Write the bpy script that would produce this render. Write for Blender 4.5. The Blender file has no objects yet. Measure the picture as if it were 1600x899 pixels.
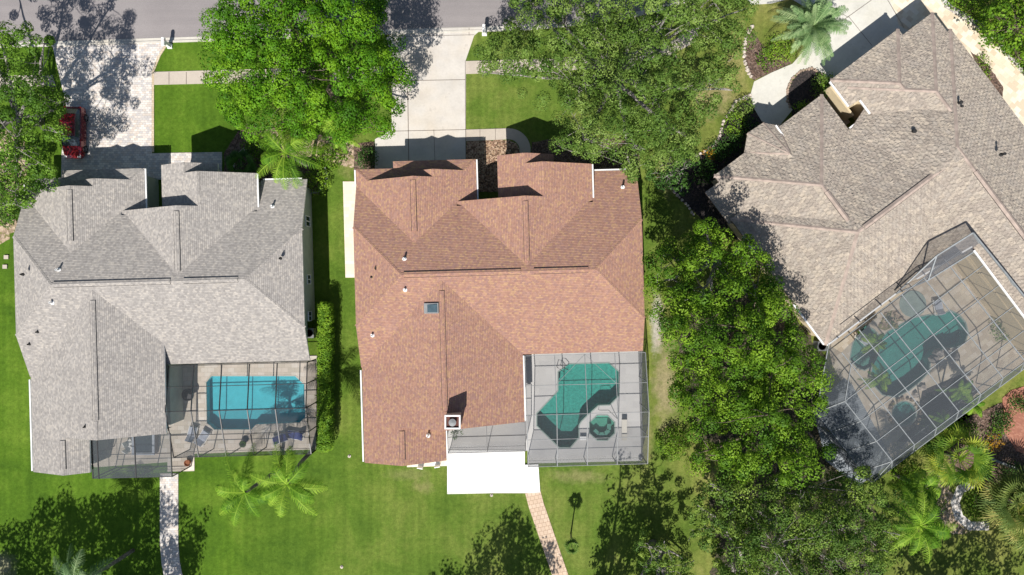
import bpy, math, random
import numpy as np
from mathutils import Vector, noise
from mathutils.geometry import tessellate_polygon
R_ = math.radians
random.seed(7); rng = np.random.default_rng(7)
C = bpy.context.scene.collection
sc = bpy.context.scene

# ---------------------------------------------------------------- camera, sky, sun, exposure
H = 61.3; F = 1066.67
cam = bpy.data.cameras.new('camera'); camo = bpy.data.objects.new('camera', cam); C.objects.link(camo)
camo.location = (0, 0, H); camo.rotation_euler = (0, 0, 0)
cam.lens = 24; cam.sensor_width = 36; cam.clip_end = 3000; cam.clip_start = 1
sc.camera = camo
SUN = Vector((-0.217, -0.976, math.tan(R_(48.5)))).normalized()
w = bpy.data.worlds.new("World"); sc.world = w; w.use_nodes = True
nt = w.node_tree; sky = nt.nodes.new('ShaderNodeTexSky'); sky.sky_type = 'NISHITA'; sky.sun_disc = False
sky.sun_elevation = R_(48.5); sky.sun_rotation = math.atan2(-0.217, -0.976)
nt.links.new(sky.outputs[0], nt.nodes['Background'].inputs[0]); nt.nodes['Background'].inputs[1].default_value = 0.070
sl = bpy.data.lights.new('sun', 'SUN'); sl.energy = 5.0; sl.angle = R_(0.53); sl.color = (1, 0.955, 0.89)
so = bpy.data.objects.new('sun', sl); C.objects.link(so); so.rotation_euler = SUN.to_track_quat('Z', 'Y').to_euler()
sc.view_settings.view_transform = 'Standard'; sc.view_settings.look = 'None'; sc.view_settings.gamma = 1
sc.view_settings.exposure = 0.37
sc.cycles.transparent_max_bounces = 16; sc.cycles.max_bounces = 5

def P(x, y, h=0.0):            # photo pixel + height -> world point
    k = (H - h) / F
    return Vector(((x - 800) * k, (449.5 - y) * k, h))

# ---------------------------------------------------------------- materials
def new_mat(name):
    m = bpy.data.materials.new(name); m.use_nodes = True
    return m, m.node_tree, m.node_tree.nodes['Principled BSDF']
def N(t, typ, **kw):
    n = t.nodes.new(typ)
    for k, v in kw.items(): setattr(n, k, v)
    return n
def ramp(t, fac, stops, interp='LINEAR'):
    r = N(t, 'ShaderNodeValToRGB'); r.color_ramp.interpolation = interp
    e = r.color_ramp.elements
    while len(e) < len(stops): e.new(0.5)
    for i, (p, c) in enumerate(stops):
        e[i].position = p; e[i].color = (c[0], c[1], c[2], 1)
    t.links.new(fac, r.inputs[0]); return r.outputs[0]
def mixc(t, fac, a, b, mode='MIX'):
    m = N(t, 'ShaderNodeMix', data_type='RGBA', blend_type=mode)
    for s, v in ((0, fac), (6, a), (7, b)):
        if isinstance(v, (int, float)): m.inputs[s].default_value = v
        elif isinstance(v, tuple): m.inputs[s].default_value = (*v, 1)
        else: t.links.new(v, m.inputs[s])
    return m.outputs[2]
def mth(t, op, a, b=None, c=None):
    m = N(t, 'ShaderNodeMath', operation=op)
    for s, v in ((0, a), (1, b), (2, c)):
        if v is None: continue
        if isinstance(v, (int, float)): m.inputs[s].default_value = v
        else: t.links.new(v, m.inputs[s])
    return m.outputs[0]
def pos(t): return N(t, 'ShaderNodeNewGeometry').outputs['Position']
def nz(t, vec, scale, detail=4, rough=0.6, dist=0.0):
    n = N(t, 'ShaderNodeTexNoise'); n.inputs['Scale'].default_value = scale; n.inputs['Detail'].default_value = detail
    n.inputs['Roughness'].default_value = rough; n.inputs['Distortion'].default_value = dist
    t.links.new(vec, n.inputs['Vector']); return n.outputs['Fac']
def bump(t, b, h, strength, dist=0.02):
    n = N(t, 'ShaderNodeBump'); n.inputs['Strength'].default_value = strength; n.inputs['Distance'].default_value = dist
    t.links.new(h, n.inputs['Height']); t.links.new(n.outputs[0], b.inputs['Normal'])
def plain(name, col, rough=0.6, metal=0.0, var=0.12, scale=3.0, spec=0.4):
    m, t, b = new_mat(name)
    f = nz(t, pos(t), scale)
    lo = tuple(c * (1 - var * 2) for c in col); hi = tuple(min(1, c * (1 + var)) for c in col)
    t.links.new(ramp(t, f, [(0.3, lo), (0.7, hi)]), b.inputs['Base Color'])
    b.inputs['Roughness'].default_value = rough; b.inputs['Metallic'].default_value = metal
    b.inputs['Specular IOR Level'].default_value = spec
    return m

def cells(t, cw, rh, use_uv=True, off=0.5, rot=0.0):
    """ids + fractions of a running-bond grid in metres"""
    if use_uv:
        v = N(t, 'ShaderNodeUVMap').outputs[0]
    else:
        mp = N(t, 'ShaderNodeMapping'); mp.inputs['Rotation'].default_value = (0, 0, rot)
        t.links.new(pos(t), mp.inputs[0]); v = mp.outputs[0]
    s = N(t, 'ShaderNodeSeparateXYZ'); t.links.new(v, s.inputs[0])
    ry = mth(t, 'DIVIDE', s.outputs[1], rh); row = mth(t, 'FLOOR', ry); fy = mth(t, 'FRACT', ry)
    rx = mth(t, 'ADD', mth(t, 'DIVIDE', s.outputs[0], cw), mth(t, 'MULTIPLY', row, off))
    col = mth(t, 'FLOOR', rx); fx = mth(t, 'FRACT', rx)
    cb = N(t, 'ShaderNodeCombineXYZ'); t.links.new(col, cb.inputs[0]); t.links.new(row, cb.inputs[1])
    wn = N(t, 'ShaderNodeTexWhiteNoise', noise_dimensions='2D'); t.links.new(cb.outputs[0], wn.inputs['Vector'])
    return wn.outputs['Value'], fx, fy, v

def shingle(name, tones, cw=0.19, rh=0.15, line=0.62):
    mean = [sum(c[i] for c in tones) / len(tones) for i in range(3)]
    tones = [tuple(mean[i] + (c[i] - mean[i]) * .72 for i in range(3)) for c in tones]
    m, t, b = new_mat(name)
    r, fx, fy, uv = cells(t, cw, rh, off=0.618)
    c = ramp(t, r, [(i / len(tones), col) for i, col in enumerate(tones)], 'CONSTANT')
    big = nz(t, pos(t), 0.35, 5); fine = nz(t, pos(t), 5.0, 4, .7)
    c = mixc(t, mth(t, 'MULTIPLY', ramp_val(t, big, .35, .7), 0.16), c, tuple(x * .72 for x in tones[0]))
    c = mixc(t, 0.8, c, ramp(t, fine, [(.3, (.78, .78, .78)), (.7, (1.12, 1.12, 1.12))]), 'MULTIPLY')
    mp = N(t, 'ShaderNodeMapping'); mp.inputs['Scale'].default_value = (1.1, .10, 1); t.links.new(uv, mp.inputs[0])
    c = mixc(t, .8, c, ramp(t, nz(t, mp.outputs[0], 1.0, 5, .65), [(.35, (.94, .94, .945)), (.65, (1.03, 1.03, 1.03))]), 'MULTIPLY')
    ln = mth(t, 'LESS_THAN', fy, 0.17)
    c = mixc(t, mth(t, 'MULTIPLY', ln, (1 - line) * .8), c, (0.035, 0.028, 0.025))
    t.links.new(c, b.inputs['Base Color']); b.inputs['Roughness'].default_value = .93; b.inputs['Diffuse Roughness'].default_value = .35
    b.inputs['Specular IOR Level'].default_value = .15
    bump(t, b, mth(t, 'ADD', mth(t, 'SUBTRACT', 1.0, fy), mth(t, 'MULTIPLY', r, .8)), .7, .03)
    return m
def ramp_val(t, f, a, b_):
    mr = N(t, 'ShaderNodeMapRange'); mr.inputs[1].default_value = a; mr.inputs[2].default_value = b_
    t.links.new(f, mr.inputs[0]); return mr.outputs[0]

M = {}
M['roof_red'] = shingle('red_brown_shingle', [(.405, .228, .168), (.44, .258, .182), (.36, .200, .158), (.49, .310, .182), (.40, .240, .192), (.33, .195, .172)], line=.55)
M['roof_grey'] = shingle('grey_shingle', [(.375, .350, .325), (.46, .43, .395), (.315, .295, .28), (.51, .47, .42), (.405, .38, .355), (.345, .325, .305)], line=.66)
def tile_mat():
    m, t, b = new_mat('flat_clay_tile')
    r, fx, fy, uv = cells(t, .36, .40, off=.5)
    c = ramp(t, r, [(0, (.37, .32, .27)), (.2, (.41, .36, .30)), (.4, (.34, .295, .25)), (.6, (.45, .39, .32)), (.8, (.385, .34, .29))], 'CONSTANT')
    big = nz(t, pos(t), 0.5, 5)
    c = mixc(t, mth(t, 'MULTIPLY', ramp_val(t, big, .4, .7), .25), c, (.36, .32, .29))
    wav = nz(t, pos(t), 2.7, 3, .6, 1.6)
    t.links.new(mixc(t, .55, c, ramp(t, wav, [(.38, (.80, .79, .78)), (.6, (1.08, 1.08, 1.08))]), 'MULTIPLY'), b.inputs['Base Color'])
    b.inputs['Roughness'].default_value = .85; b.inputs['Specular IOR Level'].default_value = .2; b.inputs['Diffuse Roughness'].default_value = .35
    bx = mth(t, 'SINE', mth(t, 'MULTIPLY', fx, 6.283))
    hgt = mth(t, 'ADD', mth(t, 'MULTIPLY', mth(t, 'SUBTRACT', 1.0, fy), .55), mth(t, 'ADD', mth(t, 'MULTIPLY', bx, .2), mth(t, 'MULTIPLY', wav, 2.2)))
    bump(t, b, hgt, .95, .09)
    return m
M['roof_tile'] = tile_mat()
M['tile_cap'] = plain('terracotta_blotched_cap', (.38, .305, .26), .85, var=.16, scale=1.8)
M['cap_red'] = plain('red_cap_shingle', (.52, .32, .23), .9, var=.10, scale=3)
M['cap_grey'] = plain('grey_cap_shingle', (.50, .46, .42), .9, var=.12, scale=3)
M['white'] = plain('white_paint', (.80, .80, .79), .45, var=.04)
M['fascia_dark'] = plain('brown_fascia', (.16, .11, .09), .6)
M['dark'] = plain('dark_opening', (.03, .03, .032), .5)
M['wall_green'] = plain('sage_stucco', (.36, .41, .36), .9, var=.06, scale=1.5)
M['wall_cream'] = plain('cream_stucco', (.55, .47, .37), .9, var=.06, scale=1.5)
M['wall_tan'] = plain('tan_stucco', (.58, .48, .32), .9, var=.06, scale=1.5)
M['bronze'] = plain('bronze_aluminium', (.045, .045, .048), .45, .3, spec=.5)
M['alu'] = plain('grey_aluminium', (.25, .26, .265), .65, .0, spec=.3)
M['alu_light'] = plain('pale_grey_aluminium', (.26, .28, .29), .6, .0, spec=.3)
M['glass'] = plain('dark_glass', (.03, .045, .055), .08, var=.1, spec=.9)
M['skyglass'] = plain('grey_blue_acrylic', (.07, .11, .13), .15, var=.1, spec=.8)
M['blue_fabric'] = plain('navy_fabric', (.035, .055, .22), .8)
M['grey_fabric'] = plain('light_grey_fabric', (.42, .45, .52), .8)
M['brass'] = plain('terracotta_pot', (.40, .15, .07), .7)
M['rust'] = plain('dark_rust', (.10, .03, .02), .7)
M['turq'] = plain('turquoise_vinyl', (.08, .42, .45), .4)
M['black'] = plain('black_rubber', (.02, .02, .02), .7)
M['rim'] = plain('silver_rim', (.5, .5, .5), .3, .8)
M['lampglass'] = plain('lamp_glass', (.7, .7, .7), .1)
M['redlamp'] = plain('red_lamp', (.35, .01, .01), .2)
def carpaint():
    m, t, b = new_mat('dark_red_car_paint'); b.inputs['Base Color'].default_value = (.16, .006, .012, 1)
    b.inputs['Roughness'].default_value = .25; b.inputs['Metallic'].default_value = .35; b.inputs['Coat Weight'].default_value = 1
    return m
M['car'] = carpaint()
M['bark_grey'] = plain('pale_lichen_bark', (.30, .275, .255), .95, var=.35, scale=4)
M['bark_brown'] = plain('brown_bark', (.17, .13, .10), .95, var=.3, scale=4)
M['palm_trunk'] = plain('grey_palm_trunk', (.20, .18, .16), .95, var=.3, scale=5)
M['stone'] = plain('pale_edging_stone', (.55, .48, .42), .9, var=.25, scale=5)
M['brick_edge'] = plain('tan_brick_edging', (.36, .27, .21), .9, var=.25, scale=6)

def screen(name, col, op):
    m = bpy.data.materials.new(name); m.use_nodes = True; t = m.node_tree; t.nodes.clear()
    o = N(t, 'ShaderNodeOutputMaterial'); mx = N(t, 'ShaderNodeMixShader'); tr = N(t, 'ShaderNodeBsdfTransparent'); d = N(t, 'ShaderNodeBsdfDiffuse')
    d.inputs[0].default_value = (*col, 1); mx.inputs[0].default_value = op
    t.links.new(tr.outputs[0], mx.inputs[1]); t.links.new(d.outputs[0], mx.inputs[2]); t.links.new(mx.outputs[0], o.inputs[0])
    return m
M['mesh'] = screen('insect_screen', (.13, .14, .15), .22)
M['mesh_r'] = screen('insect_screen_dense', (.115, .13, .145), .45)
M['mesh_wall'] = screen('insect_screen_wall', (.14, .145, .16), .48)

def water(name, tint, rough=.04, bs=.25, sc_=2.2):
    m = bpy.data.materials.new(name); m.use_nodes = True; t = m.node_tree; t.nodes.clear()
    o = N(t, 'ShaderNodeOutputMaterial'); mx = N(t, 'ShaderNodeMixShader'); tr = N(t, 'ShaderNodeBsdfTransparent'); g = N(t, 'ShaderNodeBsdfGlossy')
    tr.inputs[0].default_value = (*tint, 1); g.inputs['Roughness'].default_value = rough
    fr = N(t, 'ShaderNodeFresnel'); fr.inputs[0].default_value = 1.33
    bp = N(t, 'ShaderNodeBump'); bp.inputs['Strength'].default_value = bs; bp.inputs['Distance'].default_value = .05
    t.links.new(nz(t, pos(t), sc_, 3, .6, .8), bp.inputs['Height'])
    t.links.new(bp.outputs[0], g.inputs['Normal']); t.links.new(bp.outputs[0], fr.inputs['Normal'])
    t.links.new(fr.outputs[0], mx.inputs[0]); t.links.new(tr.outputs[0], mx.inputs[1]); t.links.new(g.outputs[0], mx.inputs[2]); t.links.new(mx.outputs[0], o.inputs[0])
    return m
M['water_teal'] = water('teal_pool_water', (.62, .93, .88), bs=.6)
M['water_blue'] = water('blue_pool_water', (.62, .93, .98), bs=.2)
M['basin_teal'] = plain('teal_pool_plaster', (.10, .36, .33), .8, var=.16, scale=4)  # plaster colour; its mottling imitates rippled light on the basin
M['basin_blue'] = plain('blue_pool_plaster', (.17, .50, .54), .8, var=.05, scale=2)
M['basin_green'] = plain('green_pool_plaster', (.12, .33, .31), .8, var=.12, scale=1)
M['basin_spa'] = plain('pale_green_plaster', (.22, .42, .34), .8, var=.08, scale=2)
M['basin_shelf'] = plain('grey_green_shelf_plaster', (.27, .34, .31), .8, var=.08, scale=2)

def pavers(name, tones, cw, rh, rot=0., grout=(.2, .18, .16), gw=.06, var=.25):
    m, t, b = new_mat(name)
    r, fx, fy, uv = cells(t, cw, rh, use_uv=False, rot=rot)
    c = ramp(t, r, [(i / len(tones), col) for i, col in enumerate(tones)], 'CONSTANT')
    big = nz(t, pos(t), .6, 5)
    c = mixc(t, mth(t, 'MULTIPLY', ramp_val(t, big, .35, .7), var), c, tuple(x * .6 for x in tones[0]))
    g = mth(t, 'MAXIMUM', mth(t, 'LESS_THAN', fx, gw * rh / cw), mth(t, 'LESS_THAN', fy, gw))
    c = mixc(t, g, c, grout)
    t.links.new(c, b.inputs['Base Color']); b.inputs['Roughness'].default_value = .9; b.inputs['Specular IOR Level'].default_value = .2
    bump(t, b, mth(t, 'SUBTRACT', r, g), .3, .01)
    return m
M['paver_mix'] = pavers('mixed_grey_pink_pavers', [(.66, .60, .55), (.55, .52, .50), (.76, .70, .63), (.60, .53, .47), (.70, .66, .62), (.50, .48, .475)], .30, .20)
M['paver_border'] = pavers('cream_border_pavers', [(.55, .44, .30), (.62, .52, .38)], .3, .2)
M['paver_cream'] = pavers('cream_side_pavers', [(.80, .71, .58), (.77, .67, .54), (.82, .75, .64)], .45, .3, grout=(.6, .52, .42), gw=.04)
M['paver_tan'] = pavers('tan_square_pavers', [(.60, .46, .34), (.64, .50, .38), (.57, .44, .33)], .36, .36, rot=R_(-12), grout=(.36, .25, .18), gw=.10)
M['travertine'] = pavers('beige_travertine', [(.60, .53, .45), (.66, .58, .50), (.56, .50, .42), (.68, .62, .55)], .6, .4, grout=(.40, .34, .28), gw=.04, var=.35)
M['travertine_r'] = pavers('warm_travertine', [(.60, .51, .40), (.66, .58, .46), (.55, .46, .36), (.70, .62, .52)], .6, .4, rot=R_(-37), grout=(.5, .42, .33), gw=.04, var=.5)
M['flag'] = pavers('cream_flagstone', [(.70, .60, .46), (.78, .70, .58), (.62, .51, .38), (.74, .66, .52)], .55, .42, rot=R_(40), grout=(.66, .57, .44), gw=.03, var=.3)
M['deck_grey'] = pavers('grey_deck', [(.50, .49, .485), (.54, .53, .52), (.52, .51, .50)], 1.2, .6, grout=(.52, .51, .50), gw=.03, var=.2)
M['brick_red'] = pavers('red_brick_paving', [(.34, .15, .10), (.40, .19, .13), (.30, .13, .09)], .22, .11, rot=.5, grout=(.25, .12, .09))
M['plank'] = pavers('weathered_grey_planks', [(.28, .31, .34), (.33, .36, .39), (.25, .28, .31)], 3.5, .16, rot=R_(-22), grout=(.10, .11, .12), gw=.12)

def concrete(name, col, stain=(.55, .42, .25), st=.35):
    m, t, b = new_mat(name)
    a = nz(t, pos(t), .45, 6, .65); f = nz(t, pos(t), 6, 5, .7); s = nz(t, pos(t), .18, 3)
    c = ramp(t, a, [(.3, tuple(x * .84 for x in col)), (.55, col), (.75, tuple(min(1, x * 1.06) for x in col))])
    c = mixc(t, mth(t, 'MULTIPLY', ramp_val(t, s, .5, .75), st), c, stain)
    c = mixc(t, .5, c, ramp(t, f, [(.3, (.85, .85, .85)), (.7, (1.06, 1.06, 1.06))]), 'MULTIPLY')
    if st > 0:
        o_ = nz(t, pos(t), .9, 4, .6); c = mixc(t, mth(t, 'MULTIPLY', ramp_val(t, o_, .64, .74), .35), c, (.22, .20, .18))
    t.links.new(c, b.inputs['Base Color']); b.inputs['Roughness'].default_value = .9; b.inputs['Specular IOR Level'].default_value = .25
    bump(t, b, f, .2, .01); return m
M['concrete'] = concrete('driveway_concrete', (.58, .545, .50))
M['concrete_r'] = concrete('pale_driveway_concrete', (.60, .585, .53), (.52, .48, .33), .45)
M['sidewalk'] = concrete('sidewalk_concrete', (.50, .44, .375), (.36, .29, .20), .4)
M['curb'] = concrete('curb_concrete', (.58, .55, .49))
M['white_slab'] = concrete('white_coated_slab', (.84, .84, .83), (.84, .84, .83), 0)
M['joint'] = plain('dark_joint', (.16, .13, .11), .9)
def asphalt():
    m, t, b = new_mat('sunbleached_asphalt')
    a = nz(t, pos(t), .25, 5); f = nz(t, pos(t), 14, 4, .8)
    c = ramp(t, a, [(.3, (.235, .215, .215)), (.7, (.285, .262, .258))])
    c = mixc(t, .8, c, ramp(t, f, [(.3, (.78, .78, .78)), (.7, (1.15, 1.15, 1.15))]), 'MULTIPLY')
    mp = N(t, 'ShaderNodeMapping'); mp.inputs['Scale'].default_value = (.03, .9, 1); mp.inputs['Rotation'].default_value = (0, 0, R_(-1.8)); t.links.new(pos(t), mp.inputs[0])
    c = mixc(t, .7, c, ramp(t, nz(t, mp.outputs[0], 1.0, 4), [(.35, (.84, .84, .85)), (.65, (1.06, 1.05, 1.05))]), 'MULTIPLY')
    t.links.new(c, b.inputs['Base Color']); b.inputs['Roughness'].default_value = .92; bump(t, b, f, .3, .01); return m
M['asphalt'] = asphalt()
SPOTS = [(1027, 505, .7, 3.6, (.50, .46, .42), .85), (1040, 600, 1.3, 5.5, (.34, .28, .17), .75), (1150, 95, 1.4, 4.0, (.33, .28, .12), .6), (1112, 150, 2.6, 2.4, (.34, .27, .15), .6), (1040, 270, 1.0, 2.6, (.36, .28, .16), .7),
         (640, 740, 2.6, .7, (.26, .24, .11), .4), (660, 762, 1.2, .8, (.30, .25, .13), .4), (545, 245, 1.6, 2.2, (.30, .26, .12), .55), (5, 885, 1.6, 1.4, (.36, .31, .24), .6), (900, 745, 3.2, .8, (.30, .26, .13), .5), (1445, 765, 1.6, 1.6, (.36, .28, .14), .6), (1580, 95, 2.2, 1.0, (.34, .28, .15), .6), (1010, 690, .9, 3.0, (.30, .25, .12), .5)]
def lawn():
    m, t, b = new_mat('lawn_grass')
    p = pos(t); sp = N(t, 'ShaderNodeSeparateXYZ'); t.links.new(p, sp.inputs[0])
    a = nz(t, p, .22, 6, .65, .4); f = nz(t, p, 3.2, 5, .8); ff = nz(t, p, 14, 3, .8); big = nz(t, p, .06, 3)
    lush = ramp(t, a, [(.26, (.042, .096, .010)), (.5, (.080, .158, .014)), (.74, (.135, .218, .026))])
    tired = ramp(t, a, [(.25, (.068, .126, .018)), (.45, (.104, .168, .026)), (.62, (.160, .205, .044)), (.82, (.28, .26, .10))])
    x = mth(t, 'ADD', sp.outputs[0], mth(t, 'MULTIPLY', mth(t, 'SUBTRACT', big, .5), 26))
    k = ramp_val(t, x, -26, -6)
    c = mixc(t, k, lush, tired)
    k2 = mth(t, 'MULTIPLY', ramp_val(t, x, 10, 20), .55)
    c = mixc(t, k2, c, ramp(t, a, [(.35, (.10, .14, .025)), (.6, (.25, .23, .075)), (.75, (.38, .31, .16))]))
    pn = nz(t, p, .9, 5, .7)
    mp = N(t, 'ShaderNodeMapping'); mp.inputs['Rotation'].default_value = (0, 0, R_(-8)); mp.inputs['Scale'].default_value = (1.3, .07, 1); t.links.new(p, mp.inputs[0])
    c = mixc(t, .8, c, ramp(t, nz(t, mp.outputs[0], 1.0, 4, .6), [(.35, (.86, .88, .84)), (.65, (1.14, 1.12, 1.12))]), 'MULTIPLY')
    for (sx, sy, rx, ry, col, st) in SPOTS:
        q = P(sx, sy); dx = mth(t, 'DIVIDE', mth(t, 'SUBTRACT', sp.outputs[0], q.x), rx); dy = mth(t, 'DIVIDE', mth(t, 'SUBTRACT', sp.outputs[1], q.y), ry)
        d = mth(t, 'SQRT', mth(t, 'ADD', mth(t, 'MULTIPLY', dx, dx), mth(t, 'MULTIPLY', dy, dy)))
        k_ = mth(t, 'MULTIPLY', ramp_val(t, mth(t, 'SUBTRACT', mth(t, 'ADD', mth(t, 'SUBTRACT', 1., d), mth(t, 'MULTIPLY', pn, 1.9)), .95), 0, .7), st)
        c = mixc(t, k_, c, col)
    w_ = N(t, 'ShaderNodeTexWave'); w_.inputs['Scale'].default_value = .42; w_.inputs['Distortion'].default_value = 3.5; w_.inputs['Detail'].default_value = 2
    t.links.new(p, w_.inputs['Vector'])
    c = mixc(t, .30, c, ramp(t, w_.outputs['Fac'], [(.2, (.86, .88, .86)), (.8, (1.12, 1.10, 1.10))]), 'MULTIPLY')
    c = mixc(t, .9, c, ramp(t, f, [(.25, (.55, .58, .5)), (.75, (1.38, 1.34, 1.38))]), 'MULTIPLY')
    c = mixc(t, .8, c, ramp(t, ff, [(.3, (.72, .72, .72)), (.7, (1.22, 1.22, 1.22))]), 'MULTIPLY')
    t.links.new(c, b.inputs['Base Color']); b.inputs['Roughness'].default_value = .95; b.inputs['Specular IOR Level'].default_value = .1
    bump(t, b, mth(t, 'ADD', f, ff), .6, .06); return m
M['lawn'] = lawn()
def granular(name, tones, scale, bs=.8):
    m, t, b = new_mat(name)
    v = N(t, 'ShaderNodeTexVoronoi'); v.inputs['Scale'].default_value = scale; t.links.new(pos(t), v.inputs['Vector'])
    sp = N(t, 'ShaderNodeSeparateColor'); t.links.new(v.outputs['Color'], sp.inputs[0])
    c = ramp(t, sp.outputs[0], [(i / len(tones), col) for i, col in enumerate(tones)], 'CONSTANT')
    t.links.new(mixc(t, .6, c, ramp(t, nz(t, pos(t), 1.2, 5), [(.3, (.6, .6, .6)), (.7, (1.15, 1.15, 1.15))]), 'MULTIPLY'), b.inputs['Base Color'])
    b.inputs['Roughness'].default_value = .95; bump(t, b, v.outputs['Distance'], bs, .05); return m
M['mulch'] = granular('dark_bark_mulch', [(.10, .065, .045), (.16, .10, .075), (.07, .045, .035), (.20, .14, .11)], 9)
M['rock_mulch'] = granular('tan_river_rock', [(.36, .24, .15), (.25, .15, .10), (.46, .33, .23), (.13, .08, .05)], 8)
M['gravel'] = granular('white_gravel', [(.62, .58, .54), (.50, .46, .42), (.72, .69, .66), (.35, .32, .29)], 7)
M['black_mulch'] = granular('black_mulch', [(.030, .024, .024), (.05, .038, .036), (.02, .018, .018)], 9)
M['shade_tone'] = granular('painted_grove_shade', [(.045, .040, .022), (.07, .058, .035), (.035, .040, .015), (.09, .075, .045)], 8)  # dark granular colour that paints in the shade under the grove
M['sand'] = granular('tan_leaf_litter', [(.40, .30, .21), (.48, .37, .27), (.30, .22, .15), (.22, .2, .08)], 5)

def leafmat(name, tones, trans=.14, scale=.45, rough=.62):
    m, t, b = new_mat(name)
    at = N(t, 'ShaderNodeAttribute', attribute_name='tint')
    f = mth(t, 'ADD', mth(t, 'MULTIPLY', at.outputs['Fac'], .55), mth(t, 'MULTIPLY', nz(t, pos(t), scale, 3), .45))
    c = ramp(t, f, [(.30, tones[0]), (.5, tones[1]), (.70, tones[2])])
    t.links.new(c, b.inputs['Base Color']); b.inputs['Roughness'].default_value = rough; b.inputs['Specular IOR Level'].default_value = .2
    tl = N(t, 'ShaderNodeBsdfTranslucent'); t.links.new(mixc(t, 1., c, (1.25, 1.35, .5), 'MULTIPLY'), tl.inputs[0])
    mx = N(t, 'ShaderNodeMixShader'); mx.inputs[0].default_value = trans
    o = t.nodes['Material Output']; t.links.new(b.outputs[0], mx.inputs[1]); t.links.new(tl.outputs[0], mx.inputs[2]); t.links.new(mx.outputs[0], o.inputs[0])
    return m
M['leaf_bright'] = leafmat('bright_laurel_oak_leaf', [(0.0363, 0.1169, 0.004), (0.0816, 0.2144, 0.0067), (0.1588, 0.3118, 0.0121)])
M['leaf_mid'] = leafmat('fresh_green_leaf', [(0.041, 0.1058, 0.0061), (0.0944, 0.1984, 0.0098), (0.1847, 0.3086, 0.0206)])
M['leaf_dull'] = leafmat('live_oak_leaf', [(0.0612, 0.1239, 0.0176), (0.1082, 0.1883, 0.0287), (0.1929, 0.2775, 0.0599)])
M['leaf_olive'] = leafmat('olive_green_leaf', [(0.057, 0.1204, 0.0175), (0.1121, 0.1956, 0.0285), (0.2138, 0.301, 0.0475)])
M['leaf_left'] = leafmat('left_oak_leaf', [(0.0487, 0.1189, 0.0105), (0.093, 0.195, 0.017), (0.1638, 0.2854, 0.0295)])
M['palm_green'] = leafmat('queen_palm_frond', [(0.0644, 0.165, 0.0096), (0.138, 0.285, 0.0176), (0.2944, 0.44, 0.048)], .3)
M['palm_silver'] = leafmat('silver_green_frond', [(.10, .19, .07), (.18, .29, .12), (.32, .42, .20)], .2)
M['palm_fan'] = leafmat('fan_palm_blade', [(.06, .14, .015), (.16, .27, .025), (.42, .46, .06)], .3)
M['palm_olive'] = leafmat('olive_fan_blade', [(.10, .16, .04), (.20, .26, .06), (.48, .42, .14)], .3)
M['hedge'] = leafmat('hedge_leaf', [(.07, .16, .010), (.13, .26, .014), (.22, .36, .025)])
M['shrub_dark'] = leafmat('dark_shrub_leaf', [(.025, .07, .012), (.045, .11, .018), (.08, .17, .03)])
M['shrub_lime'] = leafmat('lime_shrub_leaf', [(.09, .18, .02), (.15, .27, .02), (.24, .36, .03)])
M['shrub_orange'] = leafmat('orange_croton_leaf', [(.30, .16, .01), (.45, .25, .015), (.50, .36, .04)])

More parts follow.
